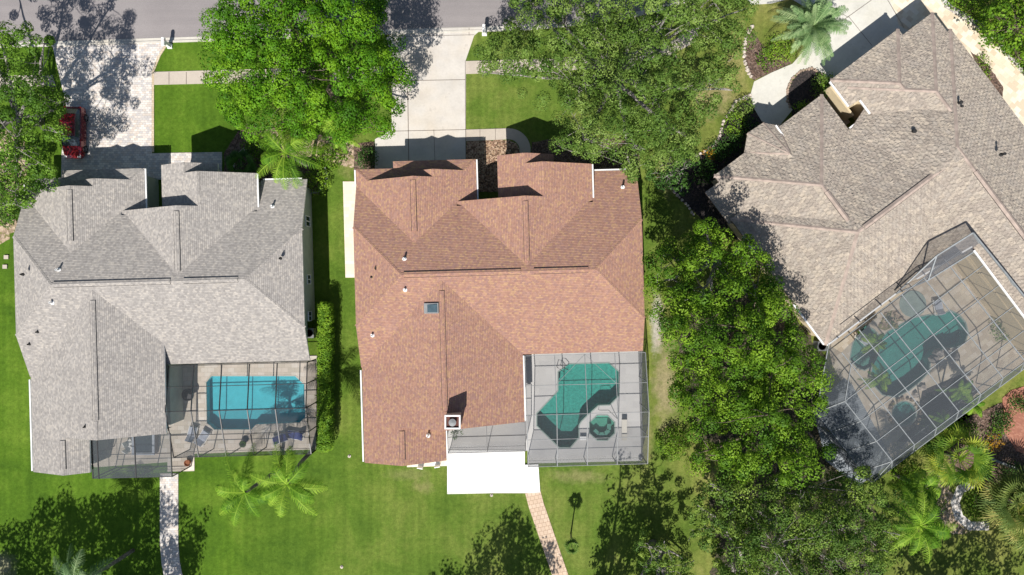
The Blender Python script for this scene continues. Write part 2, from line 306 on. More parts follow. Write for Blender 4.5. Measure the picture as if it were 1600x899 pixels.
# ---------------------------------------------------------------- mesh builder
class MB:
    def __init__(s): s.v = []; s.f = []; s.m = []; s.uv = []
    def poly(s, pts, mi=0, uvrot=None):
        pts = [Vector(p) for p in pts]; b = len(s.v); s.v += [tuple(p) for p in pts]
        s.f.append(tuple(range(b, b + len(pts)))); s.m.append(mi)
        n = Vector((0, 0, 0))
        for i in range(len(pts)):
            a, c = pts[i], pts[(i + 1) % len(pts)]
            n += Vector(((a.y - c.y) * (a.z + c.z), (a.z - c.z) * (a.x + c.x), (a.x - c.x) * (a.y + c.y)))
        n.normalize()
        if abs(n.z) > .9999: e = Vector((1, 0, 0)); d = Vector((0, 1, 0))
        else:
            e = Vector((-n.y, n.x, 0)).normalized(); d = n.cross(e)
        s.uv += [(p.dot(e), p.dot(d)) for p in pts]
    def slab(s, pts, th=.18, mi=0, ms=1):
        pts = [Vector(p) for p in pts]
        area = sum(pts[i].x * pts[(i + 1) % len(pts)].y - pts[(i + 1) % len(pts)].x * pts[i].y for i in range(len(pts)))
        if area < 0: pts.reverse()
        lo = [p - Vector((0, 0, th)) for p in pts]
        s.poly(pts, mi); s.poly(lo[::-1], ms)
        for i in range(len(pts)):
            j = (i + 1) % len(pts); s.poly([lo[i], lo[j], pts[j], pts[i]], ms)
    def prism(s, pts, z0, z1, mi=0, ms=None):
        top = [Vector((p[0], p[1], z1)) for p in pts]
        s.slab(top, z1 - z0, mi, mi if ms is None else ms)
    def holes(s, outer, holes, z0, z1, mi=0, sides=True):
        loops = [[Vector((p[0], p[1], 0)) for p in outer]] + [[Vector((p[0], p[1], 0)) for p in h] for h in holes]
        flat = [p for l in loops for p in l]
        for tri in tessellate_polygon(loops):
            a, b_, c = [flat[i] for i in tri]
            if (b_ - a).cross(c - a).z < 0: b_, c = c, b_
            s.poly([(q.x, q.y, z1) for q in (a, b_, c)], mi)
        if sides:
            for l in loops:
                for i in range(len(l)):
                    a, c = l[i], l[(i + 1) % len(l)]
                    s.poly([(a.x, a.y, z0), (c.x, c.y, z0), (c.x, c.y, z1), (a.x, a.y, z1)], mi)
    def box(s, c, d, rz=0., mi=0, tilt=0.):
        c = Vector(c); x, y, z = d[0] / 2, d[1] / 2, d[2] / 2; cr, sr = math.cos(rz), math.sin(rz)
        ct, st = math.cos(tilt), math.sin(tilt)
        def q(a, b_, e):
            a, e = a * ct + e * st, -a * st + e * ct
            return c + Vector((a * cr - b_ * sr, a * sr + b_ * cr, e))
        p = [q(a, b_, e) for e in (-z, z) for (a, b_) in ((-x, -y), (x, -y), (x, y), (-x, y))]
        for f in ((3, 2, 1, 0), (4, 5, 6, 7), (0, 1, 5, 4), (1, 2, 6, 5), (2, 3, 7, 6), (3, 0, 4, 7)): s.poly([p[i] for i in f], mi)
    def bar(s, a, b_, w_, h_=None, mi=0):
        a, b_ = Vector(a), Vector(b_); h_ = h_ or w_; d = (b_ - a)
        if d.length < 1e-6: return
        d.normalize(); up = Vector((0, 0, 1)) if abs(d.z) < .95 else Vector((1, 0, 0))
        x = d.cross(up).normalized() * w_ / 2; y = x.cross(d).normalized() * h_ / 2
        A = [a - x - y, a + x - y, a + x + y, a - x + y]; B = [b_ - x - y, b_ + x - y, b_ + x + y, b_ - x + y]
        for i in range(4):
            j = (i + 1) % 4; s.poly([A[i], A[j], B[j], B[i]], mi)
        s.poly(A[::-1], mi); s.poly(B, mi)
    def tube(s, path, rad, n=7, mi=0, cap=True):
        path = [Vector(p) for p in path]; rings = []; b = len(s.v)
        for i, p in enumerate(path):
            d = (path[min(i + 1, len(path) - 1)] - path[max(i - 1, 0)]).normalized()
            up = Vector((0, 0, 1)) if abs(d.z) < .9 else Vector((1, 0, 0))
            x = d.cross(up).normalized(); y = x.cross(d)
            r = rad[i] if isinstance(rad, (list, tuple)) else rad
            ring = [p + (x * math.cos(2 * math.pi * k / n) + y * math.sin(2 * math.pi * k / n)) * r for k in range(n)]
            s.v += [tuple(q) for q in ring]
        for i in range(len(path) - 1):
            for k in range(n):
                k2 = (k + 1) % n
                s.f.append((b + i * n + k, b + i * n + k2, b + (i + 1) * n + k2, b + (i + 1) * n + k)); s.m.append(mi); s.uv += [(0, 0)] * 4
        if cap:
            s.f.append(tuple(b + (len(path) - 1) * n + k for k in range(n))); s.m.append(mi); s.uv += [(0, 0)] * n
            s.f.append(tuple(b + k for k in range(n))[::-1]); s.m.append(mi); s.uv += [(0, 0)] * n
    def lathe(s, c, prof, n=20, mi=0):
        c = Vector(c); b = len(s.v)
        for r, z in prof:
            for k in range(n): s.v.append((c.x + r * math.cos(2 * math.pi * k / n), c.y + r * math.sin(2 * math.pi * k / n), c.z + z))
        for i in range(len(prof) - 1):
            for k in range(n):
                k2 = (k + 1) % n
                s.f.append((b + i * n + k, b + i * n + k2, b + (i + 1) * n + k2, b + (i + 1) * n + k)); s.m.append(mi); s.uv += [(0, 0)] * 4
        s.f.append(tuple(b + (len(prof) - 1) * n + k for k in range(n))); s.m.append(mi); s.uv += [(0, 0)] * n
    def build(s, name, mats, parent=None, smooth=False, world=True):
        me = bpy.data.meshes.new(name); me.from_pydata(s.v, [], s.f)
        if not isinstance(mats, (list, tuple)): mats = [mats]
        for m in mats: me.materials.append(m)
        me.polygons.foreach_set('material_index', s.m)
        uvl = me.uv_layers.new(name='UVMap'); uvl.data.foreach_set('uv', np.array(s.uv, dtype=np.float32).ravel())
        if smooth: me.polygons.foreach_set('use_smooth', [True] * len(me.polygons))
        me.update(); o = bpy.data.objects.new(name, me); C.objects.link(o)
        if parent:
            o.parent = parent
            if world:
                q = parent; off = Vector((0, 0, 0))
                while q: off += q.location; q = q.parent
                o.location = -off
        return o
def tag(o, label, cat, group=None):
    o['label'] = label; o['category'] = cat
    if group: o['group'] = group
    return o
def struct(o, kind='structure'): o['kind'] = kind; return o
def root(name, loc, label, cat, group=None, rz=0.):
    o = bpy.data.objects.new(name, None); C.objects.link(o); o.location = loc; o.rotation_euler = (0, 0, rz); o.empty_display_size = .3
    return tag(o, label, cat, group)
def copy_tree(o, parent=None):
    c = o.copy(); C.objects.link(c)
    if parent: c.parent = parent
    for ch in list(o.children): copy_tree(ch, c)
    return c

# ---------------------------------------------------------------- foliage
def in_poly(x, y, poly):
    ins = False; n = len(poly); j = n - 1
    for i in range(n):
        xi, yi = poly[i]; xj, yj = poly[j]
        if (yi > y) != (yj > y) and x < (xj - xi) * (y - yi) / (yj - yi) + xi: ins = not ins
        j = i
    return ins
def edge_d(x, y, poly):
    d = 1e9
    for i in range(len(poly)):
        ax, ay = poly[i]; bx, by = poly[(i + 1) % len(poly)]
        t = max(0, min(1, ((x - ax) * (bx - ax) + (y - ay) * (by - ay)) / ((bx - ax) ** 2 + (by - ay) ** 2 + 1e-9)))
        d = min(d, math.hypot(x - ax - t * (bx - ax), y - ay - t * (by - ay)))
    return d
def leaves(name, centers, radii, per, size, mat, parent, up=.55, flat=.65, tint=None, aspect=.62, seed=1):
    g = np.random.default_rng(seed); n = len(centers); c = np.array(centers, dtype=float); r = np.array(radii, dtype=float)
    idx = np.repeat(np.arange(n), per); K = len(idx)
    d = g.normal(size=(K, 3)); d /= np.linalg.norm(d, axis=1, keepdims=True)
    rr = r[idx] * g.uniform(.5, 1.04, K) ** .45
    off = d * rr[:, None]; off[:, 2] *= flat
    p = c[idx] + off
    nrm = d * 1.3 + g.normal(size=(K, 3)) * .33; nrm[:, 2] += up * .5; nrm /= np.linalg.norm(nrm, axis=1, keepdims=True)
    t = np.cross(nrm, g.normal(size=(K, 3))); t /= np.linalg.norm(t, axis=1, keepdims=True)
    b = np.cross(nrm, t); s = size * g.uniform(.6, 1.3, K)[:, None]
    v = np.empty((K, 4, 3)); v[:, 0] = p - t * s * .5; v[:, 1] = p + b * s * .5 * aspect; v[:, 2] = p + t * s * .5; v[:, 3] = p - b * s * .5 * aspect
    ct = g.uniform(0, 1, n) if tint is None else np.array(tint)
    tv = np.clip(ct[idx] * .7 + g.uniform(0, .3, K), 0, 1)
    return quads(name, v, tv, mat, parent)
def quads(name, v, tv, mat, parent):
    K = len(v); me = bpy.data.meshes.new(name)
    q = parent; off = np.zeros(3)
    while q: off += np.array(q.location); q = q.parent
    me.vertices.add(K * 4); me.vertices.foreach_set('co', (v.reshape(-1, 3) - off).astype(np.float32).ravel())
    me.loops.add(K * 4); me.loops.foreach_set('vertex_index', np.arange(K * 4, dtype=np.int32))
    me.polygons.add(K); me.polygons.foreach_set('loop_start', np.arange(0, K * 4, 4, dtype=np.int32)); me.polygons.foreach_set('loop_total', np.full(K, 4, dtype=np.int32))
    a = me.attributes.new('tint', 'FLOAT', 'FACE'); a.data.foreach_set('value', tv.astype(np.float32))
    me.materials.append(mat); me.update(); o = bpy.data.objects.new(name, me); C.objects.link(o); o.parent = parent
    return o

def tree(label, base, outline, htop, hedge, sp=11, leaf=.24, per=34, mat='leaf_bright', bark='bark_brown', gap=-.22, seed=1, lump=1.1, rad=.62,
         name='oak_tree', group=None, twigs=.06, limbs=11, layer2=.45, tr=.32, under=2.5, inner=True, lscale=.30):
    rnd = random.Random(seed); b = P(*base); b.z = 0
    rt = root(name, b, label, 'tree', group)
    xs = [p[0] for p in outline]; ys = [p[1] for p in outline]
    pts = []
    x = min(xs)
    while x < max(xs):
        y = min(ys)
        while y < max(ys):
            px, py = x + rnd.uniform(-.5, .5) * sp, y + rnd.uniform(-.5, .5) * sp
            if in_poly(px, py, outline): pts.append((px, py, edge_d(px, py, outline)))
            y += sp
        x += sp
    dm = max(p[2] for p in pts) * .85
    cs = []; rs = []
    so_ = seed * 13.7
    for px, py, d in pts:
        q = min(1, d / dm); dome = math.sqrt(max(0, 1 - (1 - q) ** 2))
        w0 = P(px, py, htop * .8)
        nv = noise.noise(Vector((w0.x * lscale, w0.y * lscale, so_)))
        gv = noise.noise(Vector((w0.x * .42, w0.y * .42, so_ + 50))) + .5 * noise.noise(Vector((w0.x * 1.0, w0.y * 1.0, so_ + 90)))
        h = hedge + (htop - hedge) * dome + nv * lump * 2.2 + rnd.uniform(-1.25, 1.05)
        if gv > gap:
            cs.append(P(px, py, h)); rs.append(rad * rnd.uniform(.55, 1.25))
        if rnd.random() < layer2 and gv > gap - .25:
            h2 = max(1.2, h - under - rnd.uniform(0, 1.2)); cs.append(P(px, py, h2)); rs.append(rad * rnd.uniform(.6, 1.1))
    leaves('foliage', cs, rs, per, leaf, M[mat], rt, seed=seed)
    # limbs
    cen = sum(cs, Vector()) / len(cs); ht = htop * .38
    fork = Vector((b.x + (cen.x - b.x) * .3, b.y + (cen.y - b.y) * .3, ht))
    tb = MB(); tb.tube([b, b + (fork - b) * .5 + Vector((rnd.uniform(-.2, .2), rnd.uniform(-.2, .2), 0)), fork], [tr * 1.5, tr * 1.05, tr * .9], 9)
    tb.build('trunk', M[bark], rt, True)
    targets = [max(cs, key=lambda c: c.z)]
    samp = rnd.sample(cs, min(len(cs), 260))
    while len(targets) < limbs and len(targets) < len(samp):
        targets.append(max(samp, key=lambda c: min((c.xy - t.xy).length for t in targets)))
    lb = MB()
    def limb(a, e, r0, r1, n=6, wob=.5):
        path = []; m = a.lerp(e, .45) + Vector((rnd.uniform(-1, 1), rnd.uniform(-1, 1), -.9)) * wob
        for i in range(n + 1):
            t = i / n; q = a * (1 - t) ** 2 + m * 2 * t * (1 - t) + e * t * t
            if 0 < i < n: q += Vector((rnd.uniform(-1, 1), rnd.uniform(-1, 1), rnd.uniform(-.6, .6))) * .13
            path.append(q)
        lb.tube(path, [r0 + (r1 - r0) * i / n for i in range(n + 1)], 6 if r0 > .06 else 4, cap=False)
        return path
    mains = []
    for t in targets: mains += limb(fork, t - Vector((0, 0, .9)), tr * .62, .05, 8, 1.0)[2:]
    for c in cs:
        if rnd.random() < .42:
            near = min(rnd.sample(mains, min(len(mains), 26)), key=lambda q: (q - c).length)
            if (near - c).length < 4.5: limb(near, c - Vector((0, 0, .3)), .045, .015, 4, .3)
    for c in cs:
        if rnd.random() < twigs:
            a = c + Vector((0, 0, .15)); ang = rnd.uniform(0, 6.28)
            dd = Vector((math.cos(ang), math.sin(ang), .15)) * rnd.uniform(.8, 1.7)
            pth = limb(a - dd * .4 - Vector((0, 0, .2)), a + dd * .6 + Vector((0, 0, .28)), .045, .016, 4, .2)
            for _ in range(2):
                an2 = ang + rnd.uniform(-1, 1); limb(pth[2], pth[2] + Vector((math.cos(an2), math.sin(an2), .3)) * rnd.uniform(.4, .9), .03, .012, 3, .1)
    lb.build('limbs', M[bark], rt, True)
    return rt

def blob(cx, cy, rx, ry, n=14, seed=0, j=.16):
    r = random.Random(seed); return [(cx + rx * math.cos(6.2832 * i / n) * (1 + r.uniform(-j, j)), cy + ry * math.sin(6.2832 * i / n) * (1 + r.uniform(-j, j))) for i in range(n)]

def frond(a, az, el, L, droop, ll, n, g, out, tv, tint, width=.055, twist=0.):
    """one feather frond: rachis curve with leaflet quads"""
    d = Vector((math.cos(az), math.sin(az), 0)); side = Vector((-d.y, d.x, 0)); path = []
    for i in range(n + 1):
        t = i / n; r = L * t; z = math.sin(el) * r - droop * L * t ** 2.2
        path.append(a + d * (r * math.cos(el) * (1 - .12 * t)) + Vector((0, 0, z)))
    for i in range(n):
        p, q = path[i], path[i + 1]; ww = .035 * (1 - i / n) + .012
        out.append([p - side * ww, p + side * ww, q + side * ww, q - side * ww]); tv.append(min(1, tint + .3))
    m = n * 3
    for i in range(int(m * .16), m):
        t = i / m; k = min(n - 1, int(t * n)); fr = t * n - k; p = path[k].lerp(path[k + 1], fr); tan = (path[k + 1] - path[k]).normalized()
        l = ll * math.sin(math.pi * (.18 + .78 * t)) ** .7
        for s in (-1, 1):
            dr = (side * s * .82 + tan * (.45 + g.uniform(-.12, .12)) + Vector((0, 0, -.28 + g.uniform(-.2, .2)))).normalized()
            wv = tan * width
            e = p + dr * l; mid = p + dr * l * .55 + Vector((0, 0, .03))
            out.append([p - wv * .5, p + wv * .5, mid + wv * .55, mid - wv * .5]); out.append([mid - wv * .5, mid + wv * .55, e + Vector((0, 0, -l * .18)), e + Vector((0, 0, -l * .18)) - wv * .1])
            tt = min(1, max(0, tint + g.uniform(-.2, .2))); tv += [tt, tt]
def palm(label, base, h, L=3.0, n=17, mat='palm_green', lean=(0, 0), seed=1, droop=.42, ll=.72, name='queen_palm', group=None, tr=.16, el0=.9, width=.048, seg=11):
    g = random.Random(seed); b = P(*base) if not isinstance(base, Vector) else base
    rt = root(name, b, label, 'palm tree', group); top = b + Vector((lean[0], lean[1], h))
    tb = MB(); k = 7; tb.tube([b.lerp(top, i / k) + Vector((lean[0], lean[1], 0)) * (-.25 * math.sin(math.pi * i / k)) for i in range(k + 1)], [tr * (1.15 - .35 * i / k) for i in range(k + 1)], 9)
    tb.build('trunk', M['palm_trunk'], rt, True)
    out = []; tv = []
    for i in range(n):
        az = i * 2.399963 + g.uniform(-.5, .5); e = el0 - (el0 + .35) * (i / n) + g.uniform(-.25, .25)
        frond(top + Vector((0, 0, .1)), az, e, L * g.uniform(.68, 1.18), droop * (1.15 - .35 * i / n), ll, seg, g, out, tv, g.uniform(.2, .8), width)
    v = np.array([[tuple(p) for p in q] for q in out]); quads('fronds', v, np.array(tv), M[mat], rt)
    return rt
def fanpalm(label, base, h, L=1.5, n=26, mat='palm_fan', seed=1, fr=.9, name='fan_palm', lean=(0, 0), tr=.18, blades=15):
    g = random.Random(seed); b = P(*base) if not isinstance(base, Vector) else base; rt = root(name, b, label, 'palm tree')
    top = b + Vector((lean[0], lean[1], h)); tb = MB(); tb.tube([b, b.lerp(top, .5), top], [tr * 1.2, tr, tr * .9], 9); tb.build('trunk', M['palm_trunk'], rt, True)
    out = []; tv = []
    for i in range(n):
        az = i * 2.399963; e = 1.15 - 1.45 * (i / n) + g.uniform(-.15, .15); d = Vector((math.cos(az) * math.cos(e), math.sin(az) * math.cos(e), math.sin(e)))
        side = Vector((-math.sin(az), math.cos(az), 0)); c = top + d * L * g.uniform(.75, 1.05) + Vector((0, 0, -.15 * L)); wd = side * .025
        out.append([top - wd, top + wd, c + wd, c - wd]); tt = g.uniform(.15, .85); tv.append(tt)
        nrm = side.cross(d).normalized()
        for k in range(blades):
            a = (k / (blades - 1) - .5) * 2.9; dd = (d * math.cos(a) + side * math.sin(a)); dd.z -= .05
            r = fr * (1 - .22 * abs(a) / 1.4) * g.uniform(.85, 1.1); pw = (d * -math.sin(a) + side * math.cos(a)) * .055
            m = c + dd * r * .6; e2 = c + dd * r - Vector((0, 0, .22 * r)); out.append([c - pw * .3, c + pw * .3, m + pw, m - pw]); out.append([m - pw, m + pw, e2 + pw * .1, e2 - pw * .1]); tv += [min(1, max(0, tt + g.uniform(-.15, .15)))] * 2
    quads('fronds', np.array([[tuple(p) for p in q] for q in out]), np.array(tv), M[mat], rt)
    return rt
def shrub(label, c, rx, ry, h, mat='shrub_dark', seed=1, name='shrub', per=26, leaf=.15, group=None, spc=.38, cat='shrub'):
    """leafy mound on short stems; c = ground point"""
    g = random.Random(seed); b = P(*c) if not isinstance(c, Vector) else c; rt = root(name, b, label, cat, group); cs = []; rs = []
    nx = max(1, int(rx / spc)); ny = max(1, int(ry / spc))
    for i in range(-nx, nx + 1):
        for j in range(-ny, ny + 1):
            q = (i / (nx + .4)) ** 2 + (j / (ny + .4)) ** 2
            if q <= 1:
                z = h * (.35 + .55 * math.sqrt(1 - q)) * g.uniform(.85, 1.1)
                cs.append(b + Vector((i * rx / (nx + .4) + g.uniform(-.1, .1), j * ry / (ny + .4) + g.uniform(-.1, .1), z))); rs.append(spc * g.uniform(.75, 1.2))
                if z > .7: cs.append(cs[-1] - Vector((0, 0, z * .45))); rs.append(spc)
    leaves('foliage', cs, rs, per, leaf, M[mat], rt, seed=seed)
    st = MB()
    for k in range(4): st.tube([b + Vector((g.uniform(-.1, .1), g.uniform(-.1, .1), 0)), b + Vector((g.uniform(-.5, .5) * rx, g.uniform(-.5, .5) * ry, h * .6))], [.035, .015], 5)
    st.build('stems', M['bark_brown'], rt)
    return rt

# ================================================================ GROUND
def img(pts, h=0.): return [P(x, y, h) for x, y in pts]
POOL_L = [(322, 597), (330, 587), (462, 587), (477, 601), (478, 652), (469, 661), (401, 664), (394, 672), (335, 672), (328, 665), (323, 662)]
POOL_C = [(871.6, 581), (888.7, 568.5), (951.4, 567), (967.3, 581), (967, 618.7), (952.5, 633), (935, 633.5), (921, 646), (908, 658.6), (904.6, 665), (904.6, 683.6), (891, 699.6), (873.8, 699.6), (838.5, 665.4), (838.5, 646), (871.6, 610.7)]
SPA_C = [(933, 648.5), (949, 648.5), (960.5, 660), (960.5, 677), (949, 688), (933, 688), (920.6, 677), (920.6, 660)]
POOL_R = [(1377, 528), (1386, 518), (1408, 506), (1424, 497), (1450, 492), (1470, 492), (1484, 485), (1497, 491), (1508, 504), (1512, 520), (1507, 536), (1494, 543), (1478, 544), (1462, 550), (1453, 562), (1452, 580), (1436, 597), (1420, 610), (1400, 621), (1378, 617), (1364, 602), (1360, 585), (1362, 573), (1372, 552)]
SHELF_R = [(1327, 562), (1331, 538), (1342, 518), (1352, 508), (1366, 516), (1376, 528.5), (1371.5, 551.5), (1361, 573), (1350, 579), (1338, 574)]
CIRC_R = [(1425 + 21 * math.cos(a * .349), 475 + 21 * math.sin(a * .349)) for a in range(18)]
SPA_R = [(1412 + 19 * math.cos(a * .349), 646 + 19 * math.sin(a * .349)) for a in range(18)]
pools = [POOL_L, POOL_C, SPA_C, POOL_R, SHELF_R, SPA_R]
def grow(poly, r):
    cx = sum(p[0] for p in poly) / len(poly); cy = sum(p[1] for p in poly) / len(poly)
    return [(cx + (x - cx) * r, cy + (y - cy) * r) for x, y in poly]
boxes = [[(318, 583), (482, 583), (482, 676), (318, 676)], [(834, 563), (971, 563), (971, 703), (834, 703)], [(1322, 480), (1516, 480), (1516, 670), (1322, 670)]]
g = MB(); g.holes([(-600, -600), (600, -600), (600, 600), (-600, 600)], [img(b) for b in boxes], 0, 0, sides=False)
struct(g.build('lawn', M['lawn']))
def jag(pts, amp=2.2, step=5):
    out = []
    for i in range(len(pts)):
        a, b = pts[i], pts[(i + 1) % len(pts)]; L_ = math.hypot(b[0] - a[0], b[1] - a[1]); k = max(1, int(L_ / step))
        for j in range(k):
            t = j / k; x, y = a[0] + (b[0] - a[0]) * t, a[1] + (b[1] - a[1]) * t
            out.append((x + noise.noise(Vector((x * .13, y * .13, 1.))) * amp * 2, y + noise.noise(Vector((x * .13, y * .13, 9.))) * amp * 2))
    return out
def sheet(name, pts, mat, z=.02, th=None):
    if name in ('gravel_strip', 'bare_soil', 'mulch_bed', 'grove_shade'):
        m = MB(); m.holes(jag(pts) if 0 else [tuple(p.xy) for p in img(jag(pts, 3.5 if name != 'mulch_bed' else 1.0))], [], 0, z, sides=False); return struct(m.build(name, M[mat]))
    m = MB(); m.prism(img(pts), z - (th or .016), z) if th else m.poly([(p.x, p.y, z) for p in ccw(img(pts))])
    return struct(m.build(name, M[mat]))
def ccw(p):
    a = sum(p[i][0] * p[(i + 1) % len(p)][1] - p[(i + 1) % len(p)][0] * p[i][1] for i in range(len(p)))
    return p if a > 0 else p[::-1]
edge = [(-1500, 112), (-700, 90), (0, 67), (85, 65), (330, 57), (620, 46), (755, 42), (820, 40), (900, 33), (970, 24), (1040, 8), (1100, -14), (1200, -60), (1400, -190), (2400, -900)]
sheet('road', edge + [(2400, -1200), (1500, -420), (1180, -190), (1020, -160), (800, -150), (-1500, -80)], 'asphalt', .012)
m = MB()
for i in range(len(edge) - 1):
    a, b = P(*edge[i]), P(*edge[i + 1]); n_ = Vector((b.y - a.y, -(b.x - a.x), 0)).normalized() * .46
    m.prism([a, b, b + n_, a + n_], -.05, .03); m.prism([a + n_ * .62, b + n_ * .62, b + n_, a + n_], .03, .10)
struct(m.build('curb', M['curb']))
sheet('pavement', [(236, 113), (420, 108), (619, 104), (619, 123), (420, 129), (236, 133)], 'sidewalk', .05, .06)
sheet('pavement', [(726, 96), (860, 92), (960, 86), (1040, 70), (1085, 45), (1094, 62), (1045, 88), (965, 105), (860, 112), (726, 116)], 'sidewalk', .05, .06)
sheet('pavement', [(-300, 120), (82, 118), (88, 136), (-300, 140)], 'sidewalk', .05, .06)
m = MB()
for x in (264, 291, 318): m.poly(ccw([Vector((p.x, p.y, .054)) for p in img([(x, 113), (x + 1, 113), (x + 1, 132), (x, 132)])]))
for x in (749, 773, 797): m.poly(ccw([Vector((p.x, p.y, .054)) for p in img([(x, 96), (x + 1, 96), (x + 1, 115), (x, 115)])]))
struct(m.build('pavement_joints', M['joint']))
# grey house driveway (pavers)
sheet('driveway_pavers', [(82, 69), (262, 64), (247, 88), (237.5, 113), (237.5, 240), (347, 238), (347, 275), (96, 290), (97, 240), (104, 165), (93, 118)], 'paver_mix', .06, .06)
sheet('driveway_border', [(262, 64.5), (266, 64.5), (251, 88), (241, 113), (241, 238), (237.7, 238), (237.7, 113), (247.2, 88)], 'paver_border', .064, .06)
# red-brown house driveway (concrete)
DRV = [(618, 47.5), (756, 43), (741, 56), (728, 94), (728, 203), (728, 270), (586, 275), (586, 218), (612, 204), (612, 92), (604, 60)]
sheet('driveway_concrete', DRV, 'concrete', .06, .06)
m = MB()
def jl(mb, a, b, wd=.9, z=.066):
    d = Vector((b[0] - a[0], b[1] - a[1])).normalized(); n_ = Vector((-d.y, d.x)) * wd / 2
    q = img([(a[0] + n_.x, a[1] + n_.y), (b[0] + n_.x, b[1] + n_.y), (b[0] - n_.x, b[1] - n_.y), (a[0] - n_.x, a[1] - n_.y)])
    mb.poly(ccw([Vector((p.x, p.y, z)) for p in q]))
jl(m, (637, 124), (639, 262), 1.1); jl(m, (612, 127), (727, 125)); jl(m, (588, 206), (728, 203)); jl(m, (678, 203), (680, 260), .7); jl(m, (605, 58), (741, 55), .7); jl(m, (671, 46), (671, 57), .7); jl(m, (727, 95), (728, 262), .8); jl(m, (733, 44), (733, 56), .7)
jl(m, (750, 202), (750, 220), .7, .063); jl(m, (774, 201), (774, 219), .7, .063)
struct(m.build('driveway_joints', M['joint']))
arc = []
for i in range(9):
    a = R_(-90 + i * 10.5); arc.append((795 + 34 * math.cos(a), 235 + 34 * math.sin(a)))
arc2 = [(795 + 17 * math.cos(R_(-90 + i * 10.5)), 235 + 17 * math.sin(R_(-90 + i * 10.5))) for i in range(9)][::-1]
sheet('walkway', [(728.3, 203)] + arc + [(829, 246), (812, 246)] + arc2 + [(728.3, 221)], 'sidewalk', .056, .055)
sheet('mulch_bed', [(728.3, 221.5), (795, 218.5), (808, 225), (812, 236), (812, 300), (728.3, 300)], 'rock_mulch', .03)
sheet('mulch_bed', [(831, 222), (870, 216), (960, 215), (1000, 228), (1000, 282), (829, 285)], 'mulch', .03)
sheet('mulch_bed', [(553, 224), (585, 222), (585, 282), (553, 282)], 'mulch', .03)
sheet('side_pavers', [(536, 284), (562, 284), (566, 434), (540, 434)], 'paver_cream', .05, .05)
sheet('mulch_bed', [(350, 240), (372, 205), (400, 196), (480, 232), (508, 268), (498, 305), (470, 300), (350, 300)], 'mulch', .024)
sheet('bare_soil', [(395, 205), (430, 195), (520, 215), (560, 230), (556, 262), (500, 250), (455, 240)], 'sand', .028)
sheet('bare_soil', [(-10, 200), (30, 205), (45, 260), (20, 330), (28, 350), (6, 380), (-30, 380)], 'sand', .024)
# garden path strips
def ribbon(name, line, wd, mat, z=.045, th=.045):
    L_, R2 = [], []
    for i, p in enumerate(line):
        a = Vector(line[max(i - 1, 0)]); b = Vector(line[min(i + 1, len(line) - 1)]); d = (b - a).normalized(); n_ = Vector((-d.y, d.x)) * wd / 2
        L_.append((p[0] + n_.x, p[1] + n_.y)); R2.append((p[0] - n_.x, p[1] - n_.y))
    m = MB()
    for i in range(len(line) - 1):
        m.prism(img([L_[i], L_[i + 1], R2[i + 1], R2[i]]), z - th, z)
    return struct(m.build(name, M[mat]))
ribbon('path', [(264.5, 740), (264.5, 800), (264.5, 850), (267, 880), (272, 905), (280, 940)], 28.5, 'paver_mix')
ribbon('path', [(830, 760), (838, 790), (862, 860), (886, 930)], 24, 'paver_tan')
# beds at the tile-roof house
sheet('mulch_bed', [(1168, 42), (1180, 55), (1195, 75), (1230, 90), (1237, 100), (1205, 113), (1178, 126), (1170, 115), (1162, 92), (1163, 68)], 'mulch', .03)
sheet('mulch_bed', [(1171, 152), (1180, 175), (1215, 210), (1160, 300), (1160, 380), (1100, 345), (1060, 310), (1042, 285), (1040, 262), (1072, 252), (1095, 238), (1122, 225), (1130, 200), (1145, 175)], 'black_mulch', .03)
#, (1016, 450), (1019, 482), (1026, 505), (1033, 540), (1028, 545), (1020, 520), (1012, 500)], 'gravel', .02)
sheet('grove_shade', [(1120, 740), (1160, 690), (1290, 720), (1350, 765), (1380, 830), (1380, 980), (1120, 980), (1110, 900), (1120, 850), (1105, 800)], 'shade_tone', .018)  # dark sheet standing in for tree shadow at the grove's lower end
sheet('grove_shade', [(1050, 470), (1200, 440), (1290, 560), (1290, 720), (1150, 700), (1090, 690), (1070, 600)], 'shade_tone', .016)  # same painted shade on the ground between the grove crowns
#, (1042, 545), (1058, 600), (1068, 660), (1060, 662), (1044, 610)], 'sand', .016)
def stones(name, line, sp, r, mat='stone', h=.16, seed=3):
    g_ = random.Random(seed); m = MB(); pts = []
    for i in range(len(line) - 1):
        a, b = P(*line[i]), P(*line[i + 1]); k = max(1, int((b - a).length / sp))
        for j in range(k): pts.append(a.lerp(b, (j + g_.uniform(-.2, .2)) / k))
    for p in pts:
        rr = r * g_.uniform(.75, 1.2); n = 7; a0 = g_.uniform(0, 6)
        ring = [Vector((p.x + rr * g_.uniform(.8, 1.1) * math.cos(a0 + 6.283 * i / n), p.y + rr * g_.uniform(.8, 1.1) * math.sin(a0 + 6.283 * i / n), 0)) for i in range(n)]
        top = [Vector(p.lerp(q, .6)) + Vector((0, 0, h * g_.uniform(.7, 1.1))) for q in ring]
        for i in range(n): m.poly([ring[i], ring[(i + 1) % n], top[(i + 1) % n], top[i]])
        m.poly(top)
    return m.build(name, M[mat])
tag(stones('stone_edging', [(1175, 42), (1166, 55), (1163, 75), (1163, 95), (1170, 115), (1178, 126)], .29, .20), 'pale stone edging curving along the bed west of the silvery palm', 'garden edging')
tag(stones('stone_edging', [(1171, 150), (1150, 158), (1143, 172), (1131, 188), (1125, 212), (1117, 226), (1095, 240), (1072, 250), (1052, 252)], .29, .20), 'pale stone edging of the dark bed below the curved entrance walk', 'garden edging')
tag(stones('stone_edging', [(1042, 285), (1058, 305), (1075, 322), (1086, 340)], .3, .16), 'short run of grey edging stones beside the shaded grass strip', 'garden edging')

